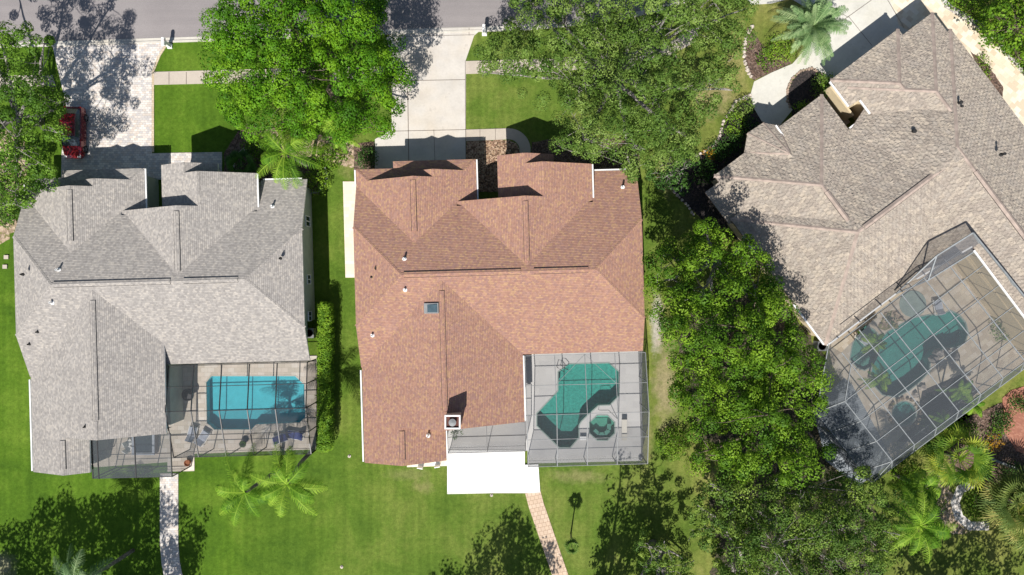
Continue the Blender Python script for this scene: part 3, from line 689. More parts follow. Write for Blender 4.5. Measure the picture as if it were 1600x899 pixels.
# tile-roof house: drive, walk, side path
sheet('driveway_concrete', [(1173, 8), (1120, -60), (1380, -70), (1448, 15), (1462, 45), (1310, 140), (1297, 128), (1285, 118), (1262, 100), (1250, 86), (1283, 50), (1275, 22), (1235, -2), (1205, 6)], 'concrete_r', .06, .06)
m = MB(); jl(m, (1270, 66), (1362, 0)); jl(m, (1325, 26), (1362, 72), .8); jl(m, (1293, 8), (1325, 28), .7); jl(m, (1386, 0), (1412, 44), .9); struct(m.build('driveway_joints', M['joint']))
sheet('driveway_pavers', [(1383, -20), (1440, -30), (1452, 5), (1470, 30), (1430, 55), (1404, 40), (1398, 22)], 'flag', .066, .06)
sheet('side_path', [(1440, -30), (1456, -22), (1476, 12), (1530, 45), (1572, 85), (1640, 165), (1680, 220), (1620, 240), (1560, 200), (1500, 130), (1440, 50), (1452, 5)], 'flag', .07, .06)
ribbon('gravel_strip', [(1450, -25), (1482, 12), (1530, 40), (1560, 68), (1600, 118), (1650, 180)], 11, 'gravel', .03, .02)
m = MB()
kl = [(1476, 10), (1530, 43), (1574, 85), (1640, 163)]
for i in range(3): m.bar(P(*kl[i], .07), P(*kl[i + 1], .07), .3, .14)
tag(m.build('stone_kerb', M['gravel']), 'grey stone kerb between the cream flagstone side path and white gravel', 'kerb')
sheet('entrance_walk', [(1250, 86), (1262, 100), (1268, 106), (1250, 110), (1236, 122), (1228, 140), (1229, 160), (1238, 172), (1215, 200), (1190, 190), (1177, 168), (1172, 150), (1178, 128), (1205, 114), (1238, 100)], 'concrete_r', .05, .05)
sheet('planting_island', [(1268, 108), (1285, 118), (1300, 140), (1310, 190), (1240, 190), (1234, 165), (1231, 145), (1238, 127), (1250, 113)], 'black_mulch', .04)
tag(stones('brick_edging', [(1268, 107), (1251, 111), (1237, 123), (1230, 140), (1230, 158), (1236, 172)], .22, .17, 'brick_edge', .14), 'curved brick edging around the dark half-round planting island', 'garden edging')
tag(stones('brick_edging', [(1269, 107), (1280, 114), (1291, 126), (1292, 138)], .22, .17, 'brick_edge', .14, 9), 'tan brick edging between planting island and concrete drive', 'garden edging')
sheet('mulch_bed', [(1515, 80), (1530, 92), (1545, 105), (1566, 135), (1566, 160), (1540, 130)], 'mulch', .074)
# back of the tile-roof house
sheet('mulch_bed', [(1500, 660), (1560, 630), (1640, 640), (1660, 800), (1560, 760), (1530, 756), (1505, 770), (1500, 745), (1480, 720)], 'mulch', .02)
sheet('brick_patio', [(1566, 622), (1580, 610), (1612, 600), (1700, 640), (1700, 760), (1620, 716), (1588, 705), (1567, 672)], 'brick_red', .05, .05)
ribbon('gravel_strip', [(1518, 756), (1500, 765), (1492, 785), (1498, 808), (1515, 822), (1545, 822)], 14, 'gravel', .03, .025)
sheet('bare_soil', [(1428, 748), (1470, 740), (1490, 770), (1492, 800), (1520, 830), (1490, 835), (1440, 790)], 'sand', .012)
m = MB(); m.bar(P(1532, 711, .12), P(1612, 742, .12), .22, .16); m.bar(P(1520, 750, .1), P(1545, 765, .1), .14, .14); tag(m.build('timber_edging', M['alu']), 'grey timber edging rails crossing the mulch beside the fan palms', 'garden edging')

# ================================================================ HOUSES
class Frame:
    def __init__(s, th, du=0., dv=0.): s.c, s.s, s.du, s.dv = math.cos(R_(th)), math.sin(R_(th)), du, dv
    def __call__(s, u, v, h=0.):
        u += s.du; v += s.dv; return Vector((u * s.c - v * s.s, u * s.s + v * s.c, h))
S = .42
def gable_faces(mb, T, ur, hr, uL, uR, v0, v1, e0, e1, swap=False, cutL=None):
    """roof along v from v0 (low v) to v1; ends e: ('g',) gable, ('h',he) hip, ('j',r) clipped gable, ('d',d) dutch"""
    TT = (lambda a, b_, c: T(b_, a, c)) if swap else T
    def side(uE, sg):
        hE = hr - S * abs(uE - ur); pts = []
        for ve, e, dr in ((v0, e0, 1), (v1, e1, -1)):
            k = e[0]
            if k == 'g': q = [(uE, ve, hE), (ur, ve, hr)]
            elif k == 'h': q = [(uE, ve + dr * (hE - e[1]) / S, hE), (ur, ve + dr * (hr - e[1]) / S, hr)]
            elif k == 'j': q = [(uE, ve, hE), (ur + sg * e[1], ve, hr - S * e[1]), (ur, ve + dr * e[1], hr)]
            elif k == 'd': q = [(uE, ve, hE), (uE - sg * e[1], ve + dr * e[1], hE + S * e[1]), (ur, ve + dr * e[1], hr)]
            pts.append(q)
        mb.slab([TT(*p) for p in pts[0] + pts[1][::-1]])
    side(uL, -1); side(uR, 1)
    for ve, e, dr in ((v0, e0, 1), (v1, e1, -1)):
        hL = hr - S * abs(uL - ur); hRr = hr - S * abs(uR - ur)
        if e[0] == 'h':
            he = e[1]; q = [(uL, ve, he), (uR, ve, he)]
            if hRr > he + .01: q.append((uR, ve + dr * (hRr - he) / S, hRr))
            q.append((ur, ve + dr * (hr - he) / S, hr))
            if hL > he + .01: q.append((uL, ve + dr * (hL - he) / S, hL))
            mb.slab([TT(*p) for p in q])
        elif e[0] == 'j':
            r = e[1]; mb.slab([TT(ur - r, ve, hr - S * r), TT(ur + r, ve, hr - S * r), TT(ur, ve + dr * r, hr)])
        elif e[0] == 'd' and len(e) < 3:
            d = e[1]; mb.slab([TT(uL, ve, hL), TT(uR, ve, hRr), TT(uR - d, ve + dr * d, hRr + S * d), TT(uL + d, ve + dr * d, hL + S * d)])
def ridge_strip(mb, a, b_, wd=.17, up=.05, drop=.07, mi=0):
    a, b_ = Vector(a), Vector(b_); d = (b_ - a).normalized(); n_ = Vector((-d.y, d.x, 0)).normalized() * wd; u_ = Vector((0, 0, up)); l_ = Vector((0, 0, up - drop))
    for s in (-1, 1): mb.poly([a + u_, b_ + u_, b_ + n_ * s + l_, a + n_ * s + l_][::s], mi)
    z = Vector((0, 0, .12))
    for s in (-1, 1): mb.poly([a + n_ * s + l_, b_ + n_ * s + l_, b_ + n_ * s + l_ - z, a + n_ * s + l_ - z][::s], mi)
    if wd >= .2:
        for s in (-1, 1): mb.bar(a + n_ * s * 1.12 + l_ - Vector((0, 0, .03)), b_ + n_ * s * 1.06 + l_ - Vector((0, 0, .03)), .02, .04, 1)
    mb.poly([a + n_ + l_, a + u_, a - n_ + l_], mi); mb.poly([b_ + n_ + l_, b_ + u_, b_ - n_ + l_], mi)
def vent(mb, T, u0, v0, u1, v1, h, wd=.21):
    ridge_strip(mb, T(u0, v0, h + .02), T(u1, v1, h + .02), wd, .05, .10)

def model_house(label, T, roofm, capm, wallm, gutm, east_win, uRw=.75, uR2=-6.0):
    rt = root('house', T(-1, 0, 0), label, 'house')
    rb = MB()
    # main roof (ridge along u)
    hr, vr = 6.3, 1.27; hN = lambda v: hr - S * abs(v - vr); r = 4.15; u0, u1 = -13.05, 10.95
    rb.slab([T(u0, 9.0, hN(9.0)), T(-4.46, 9.0, hN(9.0)), T(-4.46, 7.0, hN(7.0)), T(7.0, 7.0, hN(7.0)), T(7.0, 9.79, hN(9.79)), T(u1, 9.79, hN(9.79)), T(u1, vr + r, hr - S * r), T(u1 - r, vr, hr), T(u0 + r, vr, hr), T(u0, vr + r, hr - S * r)])
    rb.slab([T(u0, -6.47, hN(-6.47)), T(-3, -6.47, hN(-6.47)), T(-3, -5.7, hN(-5.7)), T(u1, -5.7, hN(-5.7)), T(u1, vr - r, hr - S * r), T(u1 - r, vr, hr), T(u0 + r, vr, hr), T(u0, vr - r, hr - S * r)])
    rb.slab([T(u0, vr + r, hr - S * r), T(u0, vr - r, hr - S * r), T(u0 + r, vr, hr)]); rb.slab([T(u1, vr + r, hr - S * r), T(u1, vr - r, hr - S * r), T(u1 - r, vr, hr)])
    # west garage wing
    e = 3.05; A = dict(ur=-7.91, hr=5.205, uL=-13.04, uR=-2.78)
    rb.slab([T(-13.04, 3.6, e), T(-7.91, 3.6, 5.205), T(-7.91, 9.4, 5.205), T(-12.0, 9.4, e + S * 1.04), T(-13.04, 10.44, e)])
    rb.slab([T(-7.91, 3.6, 5.205), T(-2.78, 3.6, 3.05), T(-2.78, 9.4, 3.05), T(-7.91, 9.4, 5.205)])
    rb.slab([T(-13.04, 10.44, e), T(-9.0, 10.44, e), T(-9.0, 9.4, e + S * 1.04), T(-12.0, 9.4, e + S * 1.04)])
    gable_faces(rb, T, -6.32, 4.53, -9.85, -2.78, 9.4, 11.05, ('g',), ('d', 1.0))
    # entry wing
    gable_faces(rb, T, 1.27, 6.1, -4.46, 7.0, 1.6, 7.4, ('g',), ('g',))
    gable_faces(rb, T, 2.80, 5.46, -.94, 7.0, 7.4, 10.25, ('g',), ('g',))
    gable_faces(rb, T, 1.37, 4.86, -.94, 3.8, 10.25, 11.12, ('g',), ('g',))
    # rear wing
    gable_faces(rb, T, -5.7, 6.1, -13.0, uRw, -11.42, 1.1, ('g',), ('g',))
    gable_faces(rb, T, -9.5, 4.504, -13.0, uR2, -14.6, -11.42, ('g',), ('g',))
    roof = rb.build('roof', [M[roofm], M[gutm]], rt)
    cap_ = lambda a, b_, *k: (lambda c: (ridge_strip(c, a, b_, *k), c.build('ridge_cap', M[roofm], roof)))(MB())
    for a, b_ in (((u0 + r, vr, hr), (u0, vr + r, hr - S * r)), ((u0 + r, vr, hr), (u0, vr - r, hr - S * r)), ((u1 - r, vr, hr), (u1, vr + r, hr - S * r)), ((u1 - r, vr, hr), (u1, vr - r, hr - S * r)), ((-12.9, 10.3, 3.11), (-12.0, 9.4, 3.49)), ((-2.9, 10.93, 3.10), (-3.78, 10.05, 3.47))):
        cap_(T(*a), T(*b_), .15, .025, .06)
    for a, b_ in (((-7.91, 9.4, 5.205), (-7.91, 9.05, 5.205)), ((-5.7, -11.4, 6.1), (-5.7, -9.9, 6.1)), ((2.8, 7.5, 5.46), (2.8, 10.2, 5.46)), ((1.37, 10.3, 4.86), (1.37, 11.1, 4.86)), ((-6.32, 9.5, 4.53), (-6.32, 10.0, 4.53)), ((u0 + r, vr, hr), (u0 + r + .3, vr, hr))):
        cap_(T(*a), T(*b_), .14, .02, .05)
    for a in ((-8.7, vr, .75, vr, hr), (1.8, vr, 6.2, vr, hr), (-7.91, 4.85, -7.91, 9.05, 5.205), (1.27, 2.1, 1.27, 6.95, 6.1), (-5.7, -9.8, -5.7, -.1, 6.1), (-9.5, -14.1, -9.5, -11.7, 4.504)):
        vb = MB(); vent(vb, T, *a); vb.build('ridge_vent', [M[roofm], M['dark']], roof)
    # walls
    wb = MB()
    fp = [(-12.6, 10.0), (-9.4, 10.0), (-9.4, 10.6), (-3.2, 10.6), (-3.2, 7.0), (-.5, 7.0), (-.5, 9.8), (6.55, 9.8), (6.55, 9.3), (10.5, 9.3), (10.5, -2.4), (uRw - .45, -2.4), (uRw - .45, -11.0), (uR2 - .4, -11.0), (uR2 - .4, -14.15), (-12.6, -14.15)]
    wb.prism([T(*p) for p in fp], 0, 2.5)
    wb.prism([T(*p) for p in [(-3.9, 6.95), (6.5, 6.95), (6.5, 3), (-3.9, 3)]], 2.5, 3.5)
    def infill(pts): wb.poly([T(*p) for p in pts])
    # east + west end walls up to the clipped gables
    for ue, th in ((10.52, .2), (-12.62, .2)):
        q = [(ue, 9.3, 2.4), (ue, 9.3, hN(9.3) - .19), (ue, vr + r - .3, hN(vr + r - .3) - .19), (ue, vr - r + .3, hN(vr - r + .3) - .19), (ue, -5.2, hN(-5.2) - .19), (ue, -5.2, 2.4)]
        infill(q)
    wb.poly([T(10.515, 2, 0), T(10.515, -2.4, 0), T(10.515, -2.4, 2.6), T(10.515, 2, 2.6)])
    for vv, uL, uR, ur, hh in ((9.38, -11.9, -3.9, -7.91, 5.205), (10.03, -8.8, -3.8, -6.32, 4.53), (7.2, -4.2, 6.8, 1.27, 6.1), (10.0, -.6, 6.6, 2.8, 5.46), (10.9, -.6, 3.5, 1.37, 4.86), (-11.2, -12.5, uRw - .35, -5.7, 6.1), (-14.3, -12.5, uR2 - .5, -9.5, 4.504)):
        hl = hh - S * abs(uL - ur) - .2; hr_ = hh - S * abs(uR - ur) - .2
        infill([(uL, vv, 2.4), (uR, vv, 2.4), (uR, vv, hr_), (ur, vv, hh - .2), (uL, vv, hl)])
    wb.prism([T(*p) for p in [(-.6, 10.7), (-.2, 10.7), (-.2, 10.3), (-.6, 10.3)]], 0, 3.7); wb.prism([T(*p) for p in [(3.1, 10.7), (3.5, 10.7), (3.5, 10.3), (3.1, 10.3)]], 0, 3.7)
    wall = wb.build('wall', M[wallm], rt)
    # gutters
    for a, b_ in [g2 for g2 in (((-2.70, 7.5, 3.02), (-2.70, 11.0, 3.02)), ((7.08, 7.25, 3.67), (7.08, 10.2, 3.67)), ((7.2, 9.87, 2.68), (10.5, 9.87, 2.68)), ((-13.1, -14.5, 3.0), (-13.1, -6.7, 3.0)), ((-13.12, 9.2, 3.0), (-13.12, 10.4, 3.0)), ((uR2 + .08, -14.5, 4.47 - S * (uR2 + 9.5)), (uR2 + .08, -11.5, 4.47 - S * (uR2 + 9.5))), ((uRw + .07, -11.3, 6.07 - S * (uRw + 5.7)), (uRw + .07, -5.8, 6.07 - S * (uRw + 5.7)))) if uRw > 0 or not (-9 < g2[0][0] < -5 or -1.1 < g2[0][0] < 1)]:
        gb = MB(); gb.bar(T(*a), T(*b_), .115, .13); gb.build('gutter', M['white'], rt)
    # garage door + front door
    gd = MB()
    for k in range(4): gd.poly([T(-8.9, 10.615, .05 + k * .56), T(-4.0, 10.615, .05 + k * .56), T(-4.0, 10.615, .57 + k * .56), T(-8.9, 10.615, .57 + k * .56)])
    gd.build('garage_door', M['white'], rt)
    fd = MB(); fd.poly([T(1.0, 9.83, 0), T(2.0, 9.83, 0), T(2.0, 9.83, 2.2), T(1.0, 9.83, 2.2)]); fd.build('front_door', M['rust'], rt)
    for (v_, w_, h0, h1) in east_win:
        wf = MB(); ue = 10.56; wf.bar(T(ue, v_ - w_ / 2, h1), T(ue, v_ + w_ / 2, h1), .07); wf.bar(T(ue, v_ - w_ / 2, h0), T(ue, v_ + w_ / 2, h0), .07)
        for k in (-.5, 0, .5): wf.bar(T(ue, v_ + w_ * k, h0), T(ue, v_ + w_ * k, h1), .07)
        o = wf.build('window', M['white'], rt)
        pn = MB(); pn.poly([T(ue - .01, v_ - w_ / 2, h0), T(ue - .01, v_ - w_ / 2, h1), T(ue - .01, v_ + w_ / 2, h1), T(ue - .01, v_ + w_ / 2, h0)]); pn.build('pane', M['glass'], o)
    return rt, roof, hN
TC = Frame(1.6); TL = Frame(1.6, -28.27, 0)
houseC, roofC, hN = model_house('large house with red-brown shingle roof and brick chimney between the two others', TC, 'roof_red', 'cap_red', 'wall_cream', 'fascia_dark', [])
houseL, roofL, _ = model_house('house with grey shingle roof and sage green side wall on the left', TL, 'roof_grey', 'cap_grey', 'wall_green', 'white', [(6.3, .9, .9, 2.1), (1.2, .8, 1.2, 2.1), (-2.0, .8, 1.2, 2.1)], uRw=-1.0, uR2=-7.7)
# pipe vents on roofs
def hC(u, v): # height of the red/grey roof pieces at local u,v
    h = hN(v)
    if u > -13 and u < .75 and -11.42 < v < 1.1: h = max(h if v > -6 else 0, 6.1 - S * abs(u + 5.7))
    if u < -6 and v <= -11.42: h = 4.58 - S * abs(u + 9.5)
    return h
def to_local(T, x, y, h):
    p = P(x, y, h); return p.x * T.c + p.y * T.s - T.du, -p.x * T.s + p.y * T.c - T.dv
def pipe(T, x, y, house, mat='white', r=.09, hh=.38):
    h = 5.
    for _ in range(6):
        u, v = to_local(T, x, y, h); h = hC(u, v)
    m = MB(); p = T(u, v, h - .1); m.lathe(p, [(r * 2.1, 0), (r * 1.9, .14), (r, .16), (r, hh + .1), (r * .8, hh + .1), (r * .8, hh)], 12); m.build('vent_pipe', M[mat], house)
for x, y in ((632, 405), (633, 453), (582, 524), (669, 681)): pipe(TC, x, y, houseC)
pipe(TC, 973, 293, houseC, hh=.45); pipe(TC, 580, 433, houseC, 'black', .05, .2)
for x, y in ((92, 422), (82, 473), (426, 323)): pipe(TL, x, y, houseL)
for x, y in ((46, 538), (59, 519), (35, 429), (438, 404), (133, 667)): pipe(TL, x, y, houseL, 'black', .06, .25)
# skylight
h = 5.4
for _ in range(5):
    u, v = to_local(TC, 674, 482, h); h = hC(u, v)
sk = MB(); dz = S * .62
c4 = [(u - .62, v - .42), (u + .62, v - .42), (u + .62, v + .42), (u - .62, v + .42)]
hh4 = [hC(a, b_) + .16 for a, b_ in c4]
sk.slab([TC(a, b_, z) for (a, b_), z in zip(c4, hh4)], .3, 0, 0); sko = sk.build('skylight', M['alu'], roofC)
sk2 = MB(); sk2.slab([TC(u + (a - u) * .82, v + (b_ - v) * .76, z + .03 - 0.0) for (a, b_), z in zip(c4, hh4)], .04, 0, 0); sk2.build('pane', M['skyglass'], sko)
# chimney: stack, cap rim, pot
c0 = P(707.5, 659, 7.0); ch = MB(); th = R_(1.6)
ch.box((c0.x, c0.y, 6.0), (1.15, 1.0, 2.2), th); cho = ch.build('chimney', M['wall_cream'], roofC)
cr_ = MB()
for sx, sy, dx, dy in ((0, -.50, 1.26, .12), (0, .50, 1.26, .12), (-.57, 0, .12, .88), (.57, 0, .12, .88)): cr_.box((c0.x + sx, c0.y + sy, 7.16), (dx, dy, .22), 0)
cr_.build('chimney_rim', M['white'], cho)
ci = MB(); ci.box((c0.x, c0.y, 7.112), (1.04, .86, .02)); ci.build('chimney_crown', M['rust'], cho)
cpot = MB(); cpot.lathe((c0.x, c0.y, 7.12), [(.24, 0), (.24, .22), (.30, .24), (.30, .30), (.05, .36)], 16); cpot.build('chimney_pot', M['alu'], cho)

# ---------------- tile-roof house
TR = Frame(37)
houseR = root('house', TR(30, -12, 0), 'sprawling house with brown clay tile roof set at an angle on the right', 'house')
rb = MB(); e = 3.05
def rs(pts): rb.slab([TR(*p) for p in pts], .2)
# V1 (ridge along u, v=-13.3)
hr1 = e + 6.75 * S
rs([(18.4, -20.05, e), (35.5, -20.05, e), (35.5, -13.3, hr1), (25.15, -13.3, hr1)])
rs([(18.4, -6.55, e), (36.0, -6.55, e), (36.0, -13.3, hr1), (25.15, -13.3, hr1)])
rs([(18.4, -20.05, e), (18.4, -6.55, e), (25.15, -13.3, hr1)])
# V2 (ridge along v, u=35.5)
hr2 = 6.28; f2 = lambda u: hr2 - S * abs(u - 35.5); uE = 35.5 + (hr2 - e) / S; uW = 35.5 - (hr2 - e) / S
rs([(35.5, -34, hr2), (uE, -34, e), (uE, -4.9, e), (35.5, -12.6, hr2)])
rs([(35.5, -34, hr2), (35.5, -12.6, hr2), (uW, -15, e), (uW, -20.08, e), (32.4, -20.08, f2(32.4)), (32.4, -34, f2(32.4))])
rs([(uE, -4.9, e), (36, -4.9, e), (35.5, -12.6, hr2)])
rs([(36, -4.9, e), (30.9, -6.7, e + .05), (35.5, -12.6, hr2)])
rs([(30.9, -6.7, e + .05), (32.6, -13.3, hr1 + .01), (35.5, -12.6, hr2)])
rs([(32.6, -13.3, hr1 + .01), (35.5, -13.6, hr2), (35.5, -12.6, hr2)])
# V3
hr3 = e + 5.78 * S
rs([(19.5, -2.75, e), (25.28, -8.53, hr3), (25.28, -12.6, hr3), (19.5, -12.6, e)])
rs([(31.06, -2.75, e), (25.28, -8.53, hr3), (25.28, -12.6, hr3), (31.06, -12.6, e)])
rs([(19.5, -2.75, e), (31.06, -2.75, e), (25.28, -8.53, hr3)])
rs([(18.2, -3.45, e - 1.3 * S), (19.5, -3.45, e - .002), (19.5, -8, e - .002), (18.2, -6.8, e - 1.3 * S)])
# G2 / G1 garage
hg2 = e + 5.25 * S; hg1 = e + 3.62 * S
rs([(32.3, -2.85, e), (37.55, -8.1, hg2), (37.55, -12, hg2), (33.2, -12, e + .9 * S), (33.2, -5.0, e + .9 * S), (32.3, -5.0, e)])
rs([(42.8, -2.85, e), (37.55, -8.1, hg2), (37.55, -12, hg2), (42.8, -12, e)])
rs([(32.3, -2.85, e), (42.8, -2.85, e), (37.55, -8.1, hg2)])
e1 = e + .012; hg1 += .012
rs([(32.35, -2.2, e1), (35.97, -5.82, hg1), (35.97, -6.62, hg1), (32.35, -2.95, e1)])
rs([(39.6, -2.2, e1), (35.97, -5.82, hg1), (35.97, -6.62, hg1), (39.6, -3.2, e1)])
rs([(32.35, -2.2, e1), (39.6, -2.2, e1), (35.97, -5.82, hg1)])
# entry bay
bay = [P(1163, 238, 2.98), P(1168, 208, 2.98), P(1192, 192, 2.98), P(1215, 196, 2.98), P(1243, 224, 2.9), P(1262, 275, 3.4), P(1185, 275, 3.0)]; ap = P(1234, 240, 4.3)
for i in range(6):
    rb.slab([bay[i], bay[i + 1], ap], .2)
rb.slab([bay[6], bay[0], ap], .2)
roofR = rb.build('roof', [M['roof_tile'], M['fascia_dark']], houseR)
capR = lambda a, b_, *k: (lambda c: (ridge_strip(c, a, b_, *k), c.build('ridge_cap', M['tile_cap'], roofR)))(MB())
for a, b_ in (((18.4, -20.05, e), (25.15, -13.3, hr1)), ((18.4, -6.55, e), (25.15, -13.3, hr1)), ((35.5, -33, hr2), (35.5, -12.6, hr2)), ((uE, -4.9, e), (35.5, -12.6, hr2)), ((19.5, -2.75, e), (25.28, -8.53, hr3)), ((31.06, -2.75, e), (25.28, -8.53, hr3)), ((25.28, -8.53, hr3), (25.28, -12.2, hr3)), ((33.0, -3.55, e + .3), (37.55, -8.1, hg2)), ((42.8, -2.85, e), (37.55, -8.1, hg2)), ((37.55, -8.1, hg2), (37.55, -10.3, hg2)), ((32.35, -2.2, e1), (35.97, -5.82, hg1)), ((39.6, -2.2, e1), (35.97, -5.82, hg1)), ((35.97, -5.82, hg1), (35.97, -6.5, hg1)), ((25.15, -13.3, hr1), (25.7, -13.3, hr1)), ((34.0, -13.3, hr1), (34.8, -13.3, hr1))):
    capR(TR(*a), TR(*b_), .15, .02, .06)
for q in bay[:4]: capR(q, ap, .12, .02, .05)
for a in ((25.8, -13.3, 33.9, -13.3, hr1), (35.5, -22.5, 35.5, -15.0, hr2), (25.28, -12.0, 25.28, -9.2, hr3)):
    vb = MB(); vent(vb, TR, *a, .2); vb.build('ridge_vent', [M['tile_cap'], M['dark']], roofR)
def pipeR(x, y, h, mat='black', r=.1, hh=.4):
    m = MB(); m.lathe(P(x, y, h), [(r * 1.8, 0), (r * 1.6, .1), (r, .14), (r, hh), (r * 1.4, hh + .05), (r * 1.4, hh + .12), (.01, hh + .14)], 12); m.build('vent_pipe', M[mat], houseR)
pipeR(1424, 207, 4.6, 'black', .12, .4); pipeR(1496, 162, 4.9); pipeR(1499, 168, 4.8, 'black', .07, .3); pipeR(1564, 242, 5.6, 'black', .09, .35); pipeR(1305, 380, 4.7, 'black', .06)
wb = MB()
wb.prism([TR(*p) for p in [(18.85, -19.6), (32.8, -19.6), (32.8, -34), (42.7, -34), (42.7, -5.4), (42.3, -5.4), (42.3, -3.3), (39.1, -3.3), (39.1, -2.65), (32.85, -2.65), (32.85, -5.2), (33.6, -5.2), (33.6, -7.0), (30.6, -7.0), (30.6, -3.2), (20, -3.2), (20, -7), (18.85, -7)]], 0, 2.8)
wb.prism([TR(*p) for p in [(32.9, -20.5), (36, -20.5), (36, -33.5), (32.9, -33.5)]], 2.8, 4.6)
wb.prism([P(1178, 236), P(1180, 216), P(1196, 206), P(1210, 208), P(1225, 225), P(1205, 240)], 0, 2.8)
wb.build('wall', M['wall_tan'], houseR)
for a, b_ in (((18.32, -19.9, 3.02), (18.32, -15.6, 3.02)), ((18.32, -10.2, 3.02), (18.32, -8.4, 3.02)), ((18.5, -20.13, 3.02), (25.9, -20.13, 3.02)), ((28.0, -20.16, 3.1), (32.4, -20.16, 4.9)), ((32.22, -2.3, 3.02), (32.22, -4.95, 3.02)), ((33.1, -5.05, 3.4), (33.1, -6.5, 3.4)), ((31.2, -6.47, 3.02), (33.1, -6.47, 3.02)), ((32.32, -20.5, 4.9), (32.32, -33, 4.9))):
    gb = MB(); gb.bar(TR(*a), TR(*b_), .13, .13); gb.build('gutter', M['white'], houseR)
gb = MB(); gb.bar(P(1212, 196, 3.3), P(1231, 223, 3.35), .12, .12); gb.build('gutter', M['white'], houseR)
gd = MB()
for k in range(4): gd.poly([TR(33.4, -2.63, .05 + k * .56), TR(38.6, -2.63, .05 + k * .56), TR(38.6, -2.63, .57 + k * .56), TR(33.4, -2.63, .57 + k * .56)])
gd.build('garage_door', M['white'], houseR)
# courtyard paving pads
m = MB()
for x, y in ((1304, 165), (1313, 178), (1322, 190)): m.box(P(x, y, .06), (.55, .5, .08), R_(-53))
tag(m.build('stepping_stones', M['sidewalk']), 'row of pale stepping stones in the dark side court of the tile-roof house', 'stepping stones')
m = MB(); m.bar(P(1290, 140, .9), P(1326, 185, .9), .16, 1.8); tag(m.build('court_wall', M['wall_tan']), 'low yellow-tan court wall below the white gutter by the garage', 'wall')

# ================================================================ POOLS AND DECKS
def basin(label, poly, z, depth, water_, plaster, spa=False):
    p = ccw(img(poly)); m = MB()
    m.poly([(q.x, q.y, -depth) for q in p])
    for i in range(len(p)):
        a, b = p[i], p[(i + 1) % len(p)]; m.poly([(b.x, b.y, z - .012), (a.x, a.y, z - .012), (a.x, a.y, -depth), (b.x, b.y, -depth)])
    rt = root('swimming_pool' if not spa else 'spa', (p[0].x, p[0].y, 0), label, 'pool' if not spa else 'spa')
    m.build('basin', M[plaster], rt)
    wm = MB(); wm.poly([(q.x, q.y, z - .13) for q in p]); wm.build('water', M[water_], rt)
    cb = MB(); pc = grow(poly, 1.0); n = len(poly); outer = []
    for i in range(n):  # raised coping strip just inside the edge
        a, b = p[i], p[(i + 1) % n]; cb.bar(Vector((a.x, a.y, z - .06)), Vector((b.x, b.y, z - .06)), .10, .15)
    cb.build('coping', M['basin_shelf' if plaster != 'basin_blue' else 'curb'], rt)
    return rt, p
DL = [(258, 560), (496, 556), (494, 702), (306, 709), (262, 722), (150, 730), (139, 726), (139, 660), (258, 650)]
m = MB(); m.holes(ccw(img(DL)), [img(POOL_L)], -.05, .09); struct(m.build('pool_deck', M['travertine']))
DC = [(820, 548), (1004, 545), (1003, 721), (826, 725), (704, 700), (704, 655), (820, 648)]
DC = [(700, 645), (820, 640), (820, 545), (1003, 545), (1003, 720), (825, 724), (824, 704), (700, 705)]
m = MB(); m.holes(ccw(img(DC)), [img(POOL_C), img(SPA_C)], -.05, .09); struct(m.build('pool_deck', M['deck_grey']))
circ = img(CIRC_R)
DR = [(1290, 520), (1480, 385), (1560, 450), (1640, 540), (1506, 632), (1376, 727), (1362, 700), (1345, 655), (1322, 610), (1300, 570)]
m = MB(); m.holes(ccw(img(DR)), [img(POOL_R), img(SHELF_R), img(SPA_R)], -.05, .09); struct(m.build('pool_deck', M['travertine_r']))
basin('rectangular blue swimming pool with clipped corners behind the grey-roof house', POOL_L, .09, .8, 'water_blue', 'basin_blue')
basin('teal freeform swimming pool with angled ends behind the red-brown house', POOL_C, .09, 1.25, 'water_teal', 'basin_teal')
spc, pp = basin('octagonal green spa beside the teal pool of the red-brown house', SPA_C, .09, .8, 'water_teal', 'basin_spa', True)
m = MB(); c_ = sum((Vector(q) for q in pp), Vector()) / len(pp)
for k, rr in enumerate((.95, .7)):
    n = 8; ring = [Vector((c_.x + rr * 1.05 * math.cos(R_(22.5 + 45 * i)), c_.y + rr * 1.05 * math.sin(R_(22.5 + 45 * i)), 0)) for i in range(8)]
for i in (4, 5, 6, 7):
    a = Vector((c_.x + .72 * math.cos(R_(22.5 + 45 * i)), c_.y + .72 * math.sin(R_(22.5 + 45 * i)), -.35)); b = Vector((c_.x + .72 * math.cos(R_(67.5 + 45 * i)), c_.y + .72 * math.sin(R_(67.5 + 45 * i)), -.35)); m.bar(a, b, .35, .12)
m.build('bench', M['basin_shelf'], spc)
basin('dark green lagoon swimming pool under the large screen enclosure on the right', POOL_R, .09, 1.2, 'water_teal', 'basin_green')
basin('pale shallow sun shelf beside the lagoon pool', SHELF_R, .09, .22, 'water_teal', 'basin_shelf')
m = MB(); m.prism(circ, .09, .14); m.build('x', M['basin_shelf']).name = 'round_pad'; tag(bpy.data.objects['round_pad'], 'round grey-green pad at the upper edge of the lagoon pool', 'pad')
basin('small round spa with stone rim below the lagoon pool', SPA_R, .09, .7, 'water_blue', 'basin_spa', True)
tag(stones('stone_ring', [(1412 + 24 * math.cos(a * .35), 646 + 24 * math.sin(a * .35)) for a in range(19)], .3, .24, 'sand', .35), 'ring of tan rim stones around the small round spa', 'rim stones')
